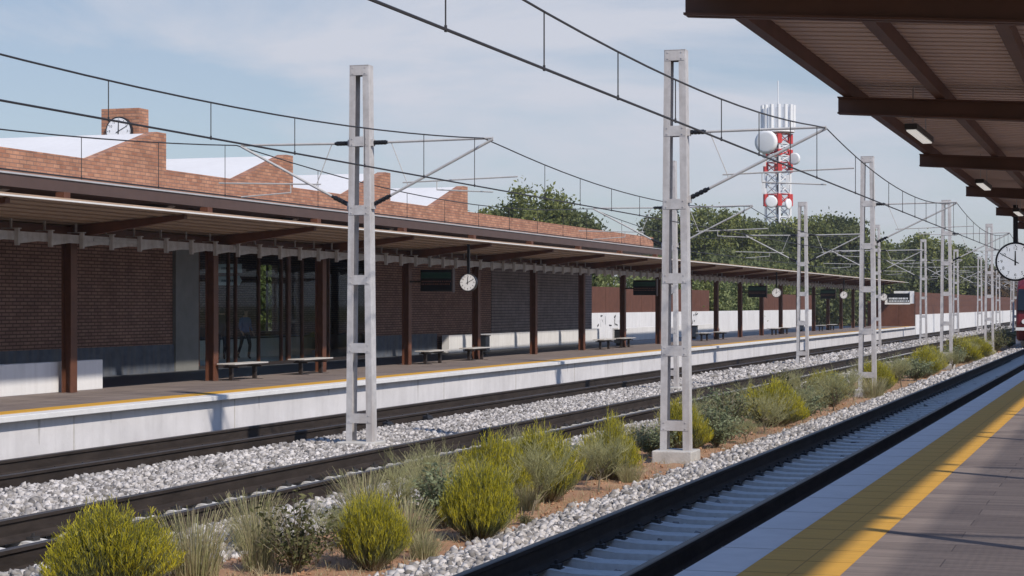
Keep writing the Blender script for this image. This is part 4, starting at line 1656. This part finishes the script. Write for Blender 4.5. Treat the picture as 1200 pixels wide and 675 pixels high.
def make_bush(kind, seed):
    rnd = np.random.default_rng(seed)
    Q, MI = [], []
    if kind == 'broom':
        NC = 15
        ca_ = rnd.uniform(0, 6.283, NC)
        cs_ = rnd.uniform(0.15, 1.0, NC) ** 0.7
        ct_ = rnd.uniform(0.62, 1.0, NC)
        for k in range(1150):
            ci_ = rnd.integers(0, NC)
            if rnd.random() < 0.75:
                a = ca_[ci_] + rnd.normal() * 0.28 / (0.3 + cs_[ci_])
                sp = min(1.1, max(0.0, cs_[ci_] + rnd.normal() * 0.16))
                tf = ct_[ci_]
            else:
                a = rnd.uniform(0, 6.283)
                sp = rnd.uniform(0, 1) ** 0.6
                tf = 0.8
            out = 0.50 * sp
            top = (1.0 - 0.50 * sp ** 2.4) * rnd.uniform(0.66, 1.0) * tf
            b0 = np.array([math.cos(a) * 0.10 * sp, math.sin(a) * 0.10 * sp, 0])
            e = np.array([math.cos(a) * out, math.sin(a) * out, top])
            ctrl = np.array([math.cos(a) * out * 0.75, math.sin(a) * out * 0.75, top * 0.45])
            P_ = [(1 - t) ** 2 * b0 + 2 * t * (1 - t) * ctrl + t * t * e for t in np.linspace(0, 1, 6)]
            sd_ = np.array([rnd.normal(), rnd.normal(), 0.0])
            sd_ /= np.linalg.norm(sd_) + 1e-6
            Q0 = len(Q)
            strip(Q, MI, P_, 0.0045, sd_, 1)
            MI[Q0] = 2
            MI[Q0 + 1] = 2 if rnd.random() < 0.5 else 1
            for t in np.linspace(0.38, 1.0, 19):
                c = (1 - t) ** 2 * b0 + 2 * t * (1 - t) * ctrl + t * t * e
                d = np.array([rnd.normal() * 0.4 + math.cos(a) * 0.3, rnd.normal() * 0.4 + math.sin(a) * 0.3, 1.1])
                d /= np.linalg.norm(d)
                ln = rnd.uniform(0.03, 0.07)
                sd2 = np.cross(d, rnd.normal(size=3))
                sd2 /= np.linalg.norm(sd2) + 1e-6
                m_ = 0 if t > 0.66 and rnd.random() < 0.85 else 1
                strip(Q, MI, [c, c + d * ln], 0.0025, sd2, m_)
        mats = ('broom_tip', 'broom_stem', 'dry_stem')
    elif kind == 'grass':
        for k in range(520):
            a = rnd.uniform(0, 6.283)
            r0 = rnd.uniform(0, 0.22)
            out = r0 + rnd.uniform(0.02, 0.30)
            top = rnd.uniform(0.45, 1.0)
            b0 = np.array([math.cos(a) * r0, math.sin(a) * r0, 0])
            e = np.array([math.cos(a) * out, math.sin(a) * out, top])
            ctrl = b0 * 0.7 + e * 0.3 + np.array([0, 0, top * 0.35])
            P_ = [(1 - t) ** 2 * b0 + 2 * t * (1 - t) * ctrl + t * t * e for t in np.linspace(0, 1, 5)]
            sd_ = np.array([rnd.normal(), rnd.normal(), 0.0])
            sd_ /= np.linalg.norm(sd_) + 1e-6
            strip(Q, MI, P_, 0.0032, sd_, 0 if rnd.random() < 0.45 else 1)
        mats = ('dry_grass', 'pale_twig')
    elif kind == 'pale':
        def br(p, d, ln, w, lvl):
            n = 3
            pts = [p]
            dd = d.copy()
            for i in range(n):
                dd = dd + rnd.normal(size=3) * 0.13 + np.array([0, 0, 0.10])
                dd /= np.linalg.norm(dd)
                pts.append(pts[-1] + dd * ln / n)
            sd_ = np.cross(dd, rnd.normal(size=3))
            sd_ /= np.linalg.norm(sd_) + 1e-6
            strip(Q, MI, pts, w, sd_, 1 if lvl < 2 else 0)
            sd2 = np.cross(dd, sd_)
            if lvl < 2:
                strip(Q, MI, pts, w, sd2, 1)
            if lvl < 5:
                kk = {0: 7, 1: 5, 2: 4, 3: 4, 4: 4}[lvl]
                for j_ in range(kk):
                    q = pts[rnd.integers(1, n + 1)]
                    nd = dd + rnd.normal(size=3) * (0.55 if lvl < 2 else 0.42)
                    nd[2] = abs(nd[2]) * 0.9 + 0.15
                    nd /= np.linalg.norm(nd)
                    br(q, nd, ln * rnd.uniform(0.62, 0.9), w * 0.6, lvl + 1)
        br(np.array([0, 0, 0.0]), np.array([0, 0.02, 1.0]), 0.24, 0.011, 0)
        mats = ('pale_twig', 'dry_stem')
    else:
        for k in range(85):
            a = rnd.uniform(0, 6.283)
            sp = rnd.uniform(0.1, 1)
            top = rnd.uniform(0.45, 1.0) * (1 - 0.3 * sp)
            e = np.array([math.cos(a) * 0.5 * sp, math.sin(a) * 0.5 * sp, top])
            ctrl = e * np.array([0.4, 0.4, 0.6])
            P_ = [2 * t * (1 - t) * ctrl + t * t * e for t in np.linspace(0, 1, 6)]
            sd_ = np.array([rnd.normal(), rnd.normal(), 0.0])
            sd_ /= np.linalg.norm(sd_) + 1e-6
            strip(Q, MI, P_, 0.006, sd_, 1)
            for t in np.linspace(0.25, 1.0, 30 if kind == 'grey' else 15):
                c = 2 * t * (1 - t) * ctrl + t * t * e + rnd.normal(size=3) * 0.03
                d = rnd.normal(size=3) + np.array([0, 0, 0.6])
                d /= np.linalg.norm(d)
                sd2 = np.cross(d, rnd.normal(size=3))
                sd2 /= np.linalg.norm(sd2) + 1e-6
                ln = rnd.uniform(0.02, 0.045)
                Q.append((c - d * ln, c + sd2 * ln * 0.4, c + d * ln, c - sd2 * ln * 0.4))
                MI.append(0)
        mats = ('grey_leaf' if kind == 'grey' else 'olive_leaf', 'dry_stem')
    A = np.array(Q)
    zq = np.percentile(A[..., 2], 98.5)
    rq_ = np.percentile(np.hypot(A[..., 0], A[..., 1]), 96)
    A[..., 2] *= 1.0 / zq
    A[..., :2] *= 0.5 / rq_
    return quads_mesh('shrub', A, 0, MI, mats)


BM = {}
for kind, nv in (('broom', 7), ('grass', 4), ('pale', 4), ('grey', 3), ('olive', 3)):
    BM[kind] = [make_bush(kind, 50 + i * 7 + hash(kind) % 1 + len(kind)) for i in range(nv)]

CATN = {'broom': 'broom_shrub', 'grass': 'grass_tuft', 'pale': 'twiggy_shrub', 'grey': 'leafy_shrub', 'olive': 'olive_shrub'}
CATC = {'broom': 'shrub', 'grass': 'grass tuft', 'pale': 'shrub', 'grey': 'shrub', 'olive': 'shrub'}
BUSH = [  # kind, X, s, width, height, label
    ('broom', 8.97, 15.3, 1.12, 0.84, 'large rounded yellow-green broom shrub in the bottom left corner'),
    ('grass', 8.55, 16.1, 0.75, 0.66, 'pale dry grass tuft right of the corner broom shrub'),
    ('grass', 8.25, 16.9, 0.55, 0.55, 'thin straw grass tuft between the corner broom and the dark shrub'),
    ('olive', 7.80, 16.8, 0.85, 0.74, 'dark sparse leafy shrub near the bottom, left of the round yellow broom'),
    ('broom', 7.22, 17.3, 0.70, 0.80, 'small round bright yellow broom shrub left of centre at the bottom'),
    ('grass', 9.00, 18.3, 0.7, 0.6, 'wispy dry grass tuft against the middle rail, lower left'),
    ('grey', 8.1, 18.9, 0.75, 0.48, 'low grey-green shrub behind the small round broom'),
    ('grey', 7.75, 20.8, 1.15, 0.78, 'grey-green leafy shrub left of the tall centre broom'),
    ('broom', 6.98, 19.9, 0.84, 0.92, 'tall yellow broom shrub with grey stems at the centre of the strip'),
    ('pale', 8.25, 20.6, 0.9, 0.85, 'pale spindly shrub behind the grey-green shrub at lower centre'),
    ('pale', 8.45, 22.0, 0.9, 0.85, 'pale yellowish shrub above the grey-green shrub'),
    ('broom', 8.00, 23.2, 1.0, 0.98, 'yellow broom shrub standing before the middle rail, left of centre'),
    ('grass', 9.3, 24.4, 0.9, 0.58, 'wispy dry grass beside the middle rail, right of the nearest far mast'),
    ('pale', 7.17, 22.4, 0.95, 0.92, 'pale fan-shaped shrub with a bare little trunk at the centre'),
    ('broom', 7.45, 24.0, 1.0, 1.04, 'yellow broom shrub behind the fan-shaped pale shrub'),
    ('pale', 7.15, 25.4, 0.85, 0.84, 'pale twiggy shrub with a thin trunk, between two yellow brooms'),
    ('broom', 7.55, 27.3, 0.95, 0.98, 'yellow broom shrub just left of the big mast'),
    ('grey', 8.4, 27.5, 0.8, 0.55, 'low grey-green shrub behind the broom left of the big mast'),
    ('grass', 8.9, 28.0, 0.7, 0.7, 'dry grass tuft by the middle rail behind the broom left of the big mast'),
    ('broom', 7.70, 32.8, 0.95, 0.96, 'yellow broom shrub just right of the big mast'),
    ('grey', 7.3, 33.9, 1.1, 0.85, 'grey-green shrub second to the right of the big mast'),
    ('olive', 7.5, 36.0, 1.2, 0.9, 'dark olive shrub third to the right of the big mast'),
    ('pale', 7.15, 37.8, 1.2, 0.9, 'pale shrub between the olive shrub and the bright broom'),
    ('broom', 7.45, 40.3, 1.35, 1.05, 'bright yellow broom midway between the two nearest strip masts'),
    ('olive', 7.8, 43.5, 1.3, 1.05, 'dark shrub behind the bright broom between the two nearest strip masts'),
    ('grey', 7.2, 43.0, 1.1, 0.8, 'grey-green shrub after the bright broom'),
    ('pale', 7.1, 46.7, 1.3, 1.0, 'pale yellow shrub shortly before the second strip mast'),
    ('broom', 7.7, 49.5, 1.1, 0.95, 'broom shrub left behind the pale shrub before the second strip mast'),
    ('pale', 7.3, 51.8, 1.1, 0.85, 'pale shrub at the foot of the second strip mast'),
    ('broom', 7.25, 56.3, 1.1, 1.0, 'yellow broom just right of the second strip mast'),
    ('pale', 7.1, 61.1, 1.3, 0.95, 'pale shrub beyond the second strip mast'),
    ('grey', 7.6, 64.0, 1.3, 0.95, 'grey-green shrub farther beyond the second strip mast'),
    ('broom', 7.3, 68.5, 1.4, 1.1, 'yellow broom midway to the third strip mast'),
    ('broom', 7.6, 74.0, 1.3, 1.1, 'yellow broom just before the third strip mast'),
    ('grey', 7.3, 80.5, 1.3, 1.0, 'grey-green shrub behind the third strip mast'),
    ('broom', 7.4, 86.2, 1.7, 1.2, 'first of the distant brooms right of the third strip mast'),
    ('broom', 7.3, 92.0, 1.7, 1.15, 'second of the distant brooms right of the third strip mast'),
    ('pale', 7.6, 97.0, 1.7, 1.1, 'distant pale shrub before the fourth strip mast'),
    ('olive', 7.2, 106.0, 1.8, 1.3, 'distant dark shrub beside the fourth strip mast'),
    ('olive', 7.6, 112.0, 2.0, 1.4, 'farthest dark shrub near the train'),
    ('grey', 7.4, 120.0, 2.2, 1.3, 'last grey-green shrub beside the train'),
    ('pale', 7.75, 17.9, 0.9, 0.62, 'pale wispy shrub behind the small round broom at the bottom'),
    ('grass', 7.5, 19.0, 0.7, 0.5, 'dry grass between the small round broom and the tall centre broom'),
    ('pale', 7.6, 21.6, 1.0, 0.75, 'pale shrub between the tall centre broom and the fan-shaped one'),
    ('grass', 8.9, 21.2, 0.9, 0.6, 'dry grass by the middle rail behind the grey-green shrub'),
    ('pale', 8.3, 25.5, 1.0, 0.8, 'pale shrub deep in the strip behind the two brooms left of the big mast'),
    ('grey', 7.9, 31.6, 0.9, 0.6, 'low grey-green shrub at the far side of the big mast block'),
    ('pale', 7.9, 34.8, 1.2, 0.95, 'pale shrub behind the grey-green one right of the big mast'),
    ('grey', 8.2, 38.5, 1.3, 0.95, 'grey-green shrub in the back of the strip before the bright broom'),
    ('pale', 7.0, 41.6, 1.2, 0.8, 'pale low shrub in front of the dark shrub past the bright broom'),
    ('pale', 7.9, 46.0, 1.4, 1.05, 'pale shrub in the back of the strip before the second strip mast'),
    ('grey', 7.4, 48.6, 1.2, 0.9, 'grey-green shrub just before the second strip mast'),
    ('pale', 7.9, 58.5, 1.4, 1.0, 'pale shrub in the back of the strip past the second strip mast'),
    ('grey', 7.2, 66.0, 1.3, 0.9, 'low grey-green shrub midway to the third strip mast'),
    ('pale', 7.3, 71.5, 1.4, 1.0, 'pale shrub before the third strip mast'),
    ('olive', 7.6, 83.5, 1.6, 1.1, 'dark shrub just past the third strip mast'),
    ('pale', 7.2, 89.5, 1.6, 1.0, 'pale shrub between the distant brooms'),
    ('grass', 7.0, 18.2, 0.45, 0.28, 'small dry tuft on bare soil just right of the small round broom'),
    ('grass', 7.4, 22.9, 0.5, 0.35, 'small dry tuft at the foot of the fan-shaped pale shrub'),
    ('pale', 7.6, 26.3, 0.8, 0.6, 'small pale shrub squeezed between the last two brooms left of the big mast'),
    ('grass', 7.1, 26.9, 0.5, 0.3, 'small dry tuft on the soil in front of the broom left of the big mast'),
    ('grass', 8.6, 33.2, 0.8, 0.5, 'dry tuft behind the broom right of the big mast, by the rail'),
    ('pale', 7.0, 35.2, 0.8, 0.5, 'small pale shrub in front of the dark olive one'),
    ('grass', 8.6, 36.6, 0.9, 0.6, 'dry tuft by the rail behind the dark olive shrub'),
    ('pale', 8.4, 42.0, 1.2, 0.9, 'pale shrub by the rail behind the bright broom'),
    ('pale', 7.1, 44.8, 1.0, 0.7, 'small pale shrub after the dark one past the bright broom'),
    ('grass', 7.0, 53.5, 0.9, 0.6, 'dry tuft just past the block of the second strip mast'),
    ('pale', 7.0, 77.5, 1.2, 0.8, 'small pale shrub by the block of the third strip mast'),
    ('olive', 7.15, 18.6, 0.35, 0.16, 'tiny green sprout on bare soil near the ballast, lower centre'),
    ('olive', 6.95, 21.4, 0.3, 0.14, 'tiny green sprout on bare soil below the fan-shaped shrub'),
]
rb = random.Random(77)
cnt = {}
GRP = {'broom': 'yellow broom shrubs in the strip', 'grass': 'dry grass tufts in the strip', 'pale': 'pale twiggy shrubs in the strip',
       'grey': 'grey-green shrubs in the strip', 'olive': 'dark olive shrubs in the strip'}
for kind, X, s, w_, h_, lab in BUSH:
    i = cnt.get(kind, 0)
    cnt[kind] = i + 1
    me = BM[kind][i % len(BM[kind])]
    ob = bpy.data.objects.new(CATN[kind], me)
    COL.objects.link(ob)
    ob.location = (-X, s, -0.94)
    ob.rotation_euler.z = rb.uniform(0, 6.28)
    kw, kh = {'broom': (1.0, 0.84), 'grey': (0.9, 0.85), 'olive': (0.95, 0.95), 'pale': (1.05, 1.0), 'grass': (1.0, 1.0)}[kind]
    ob.scale = (w_ * kw, w_ * kw, h_ * kh)
    tag(ob, lab, CATC[kind], GRP[kind])

# sparse dead grass on the soil: nobody could count it
rnd = np.random.default_rng(9)
Q = []
for k in range(5200):
    if rnd.random() < 0.55:
        X = rnd.uniform(7.9, 9.2)
    else:
        X = rnd.uniform(6.8, 8.2)
    s = 13 + rnd.uniform(0, 1) ** 1.5 * 80
    b0 = np.array([-X, s, -0.94])
    for j_ in range(4):
        d = np.array([rnd.normal() * 0.06, rnd.normal() * 0.06, rnd.uniform(0.03, 0.14)])
        sd_ = np.array([rnd.normal(), rnd.normal(), 0]); sd_ /= np.linalg.norm(sd_) + 1e-6
        Q.append((b0 - sd_ * 0.004, b0 + sd_ * 0.004, b0 + d + sd_ * 0.001, b0 + d - sd_ * 0.001))
me = quads_mesh('dead_grass', np.array(Q), 0, None, ('dry_grass',))
ob = bpy.data.objects.new('dead_grass', me)
COL.objects.link(ob)
tag(stuff(ob), 'short dead grass blades scattered over the orange soil', 'grass')


def crown_mesh(blobs, n, leaf, mname, seed, name='crown'):
    """blobs: (x, y, z, rx, ry, rz) local. Leaf clumps near blob surfaces, with gaps."""
    rng = np.random.default_rng(seed)
    vol = np.array([b[3] * b[4] * b[5] for b in blobs]) ** 0.67
    pr = vol / vol.sum()
    # clump centres on the blobs
    nc = max(30, n // 70)
    idx = rng.choice(len(blobs), nc, p=pr)
    B = np.array(blobs)[idx]
    d = rng.normal(size=(nc, 3))
    d /= np.linalg.norm(d, axis=1)[:, None]
    r = rng.uniform(0.70, 1.08, nc)
    cc = B[:, :3] + d * B[:, 3:6] * r[:, None]
    ci = rng.integers(0, nc, n)
    csz = rng.uniform(0.5, 1.3, nc) * leaf * 4.2
    p = cc[ci] + rng.normal(size=(n, 3)) * csz[ci][:, None] * np.array([0.6, 0.6, 0.42])
    u = rng.normal(size=(n, 3))
    u /= np.linalg.norm(u, axis=1)[:, None]
    v = np.cross(u, rng.normal(size=(n, 3)))
    v /= np.linalg.norm(v, axis=1)[:, None] + 1e-6
    L_ = leaf * rng.uniform(0.5, 1.2, n)[:, None]
    Qv = np.stack([p - u * L_, p + v * L_ * 0.55, p + u * L_, p - v * L_ * 0.55], axis=1)
    return quads_mesh(name, Qv, n, None, (mname,))


def tree(X, s, z, H, W_, mname, label, seed, n=7000, leaf=0.22, group='trees beyond the wall', kind='broad', trunk=True, name='tree'):
    rt = random.Random(seed)
    t_ = empty(name, X, s, z, label, 'tree', group)
    blobs = []
    if kind == 'broad':
        blobs.append((0, 0, H * 0.60, W_ * 0.36, W_ * 0.36, H * 0.30))
        for k in range(11):
            a = rt.uniform(0, 6.28)
            rr = rt.uniform(0.12, 0.36) * W_
            zz = H * rt.uniform(0.38, 0.86)
            q = W_ * rt.uniform(0.11, 0.20) * (1.25 - 0.5 * zz / H)
            blobs.append((math.cos(a) * rr, math.sin(a) * rr, zz, q, q, q * 0.75))
    else:
        for k in range(6):
            f = (k + 0.5) / 6
            q = W_ * 0.5 * (1 - abs(f - 0.4) * 1.1)
            blobs.append((rt.uniform(-.1, .1) * W_, rt.uniform(-.1, .1) * W_, H * (0.1 + 0.85 * f), q, q, H * 0.12))
    me = crown_mesh(blobs, int(n * 3.2), leaf, mname, seed)
    c = bpy.data.objects.new('crown', me)
    COL.objects.link(c)
    c.parent = t_
    if trunk:
        m = MB((0, 0, 0))
        r0 = max(0.06, H * 0.02)
        m.tube((0, 0, -0.1), (0, 0, H * 0.5), r0, 8, r0 * 0.6)
        for k in range(5):
            a = rt.uniform(0, 6.28)
            m.tube((0, 0, H * rt.uniform(0.25, 0.45)), (math.cos(a) * W_ * 0.27, math.sin(a) * W_ * 0.27, H * rt.uniform(0.6, 0.8)), r0 * 0.5, 6, r0 * 0.15)
        m.build('trunk', 'bark', t_)
    return t_


T = [  # X, s, H, W, mat, label, leaves
    (45.2, 142, 13.2, 8.4, 'tree_leaf', 'round green tree rising behind the brick parapet left of the big mast', 9000),
    (50.5, 147, 11.8, 6.0, 'tree_leaf', 'lower green tree joined to the left side of the round tree behind the parapet', 6000),
    (42.3, 143, 11.4, 6.0, 'tree_leaf_dark', 'dark green tree on the right shoulder of the round tree behind the parapet', 6000),
    (45.5, 186, 13.2, 7.5, 'tree_leaf_dark', 'dark tree immediately left of the big mast top of the treeline', 7000),
    (41.0, 187, 13.8, 10.5, 'tree_leaf', 'broad tall tree just right of the big mast', 10000),
    (37.5, 192, 12.2, 9.0, 'tree_leaf_dark', 'dark tree between the tall tree and the telecom tower', 8000),
    (39.5, 219, 13.0, 11.0, 'tree_leaf_dark', 'dark broad tree standing at the foot of the telecom tower', 9000),
    (36.2, 219, 14.2, 9.5, 'tree_leaf', 'green tree immediately right of the telecom tower', 8000),
    (33.3, 220, 14.0, 9.5, 'tree_leaf_dark', 'second tree right of the telecom tower', 8000),
    (30.6, 222, 12.6, 8.5, 'tree_leaf', 'third tree right of the telecom tower, lower', 7000),
    (28.7, 230, 10.8, 8.0, 'tree_leaf_dark', 'low tree above the end of the far canopy', 6000),
    (31.5, 264, 11.4, 9.5, 'tree_leaf_dark', 'low distant tree above the white-framed sign', 6000),
    (25.6, 255, 13.0, 9.5, 'tree_leaf', 'tall distant tree right of the white-framed sign', 8000),
    (23.2, 263, 11.6, 8.0, 'tree_leaf_dark', 'dark distant tree beside the tall one on the right', 7000),
    (22.3, 290, 9.0, 10.0, 'tree_leaf_rust', 'low rust-tinged tree on the right horizon', 5000),
    (20.3, 300, 8.6, 9.0, 'tree_leaf_rust', 'rust-tinged tree at the far right horizon, beside the clock', 5000),
    (24.5, 325, 10.5, 12.0, 'tree_leaf_dark', 'farthest dark tree behind the rust-tinged ones', 5000),
    (35.5, 262, 11.0, 12.0, 'tree_leaf', 'hazy green tree filling the gap behind the canopy end', 6000),
]
for i, (X, s, H, W_, mn, lab, n) in enumerate(T):
    tree(X, s, -1.1, H, W_, mn, lab, 200 + i, n=n, leaf=0.19 if s < 200 else 0.24)
tree(41.5, 83, -1.1, 6.2, 5.5, 'tree_leaf', 'green tree seen through the back window of the entrance hall', 260, n=6000, leaf=0.16)

# tall pale shrubs between the wall and the trees
rp = random.Random(31)
k = 0
PLW = ['nearest', 'second', 'third', 'fourth', 'fifth', 'sixth', 'seventh', 'eighth', 'ninth', 'tenth', 'eleventh', 'twelfth', 'thirteenth', 'fourteenth', 'fifteenth', 'sixteenth']
for i in range(16):
    s = 88.5 + i * 4.5 + rp.uniform(-0.6, 0.6)
    X = 27.6 + rp.uniform(0, 1.5)
    tree(X, s, -1.1, rp.uniform(4.7, 6.0) if i > 0 else 5.0, rp.uniform(1.5, 2.4), 'poplar_leaf' if i % 3 else 'tree_leaf',
         '%s pale upright shrub from the building end, behind the rust-panelled wall' % PLW[i], 300 + i, n=2200, leaf=0.13,
         group='upright shrubs behind the panelled wall', kind='column', name='upright_shrub')
# dense low wood behind, reads as one mass
rngw = np.random.default_rng(5)
blobs = []
for i in range(60):
    s = 165 + i * 2.6
    X = 33 + 16 * rngw.random() - i * 0.12
    blobs.append((-(X), s, 2.2 + rngw.random() * 1.5, 4.2, 4.2, 3.2))
me = crown_mesh(blobs, 80000, 0.28, 'tree_leaf_dark', 8, 'distant_wood')
ob = bpy.data.objects.new('distant_wood', me)
COL.objects.link(ob)
tag(stuff(ob), 'dark mass of low woodland filling the gaps between the distant trees', 'wood')

# ------------------------------------------------------------------ thin air haze
hm_ = bpy.data.materials.new('haze_air')
hm_.use_nodes = True
ht = hm_.node_tree
ht.nodes.clear()
ho = ht.nodes.new('ShaderNodeOutputMaterial')
hv = ht.nodes.new('ShaderNodeVolumePrincipled')
hv.inputs['Color'].default_value = (0.97, 0.98, 1.0, 1)
hv.inputs['Density'].default_value = 0.0003
hv.inputs['Anisotropy'].default_value = 0.3
ht.links.new(hv.outputs[0], ho.inputs['Volume'])
MATS['haze_air'] = hm_
hz = MB().box(-2600, 2600, -350, 3600, -2.6, 42.0).build('haze', 'haze_air')
tag(stuff(hz), 'thin pale air haze softening the farthest trees and masts', 'haze')
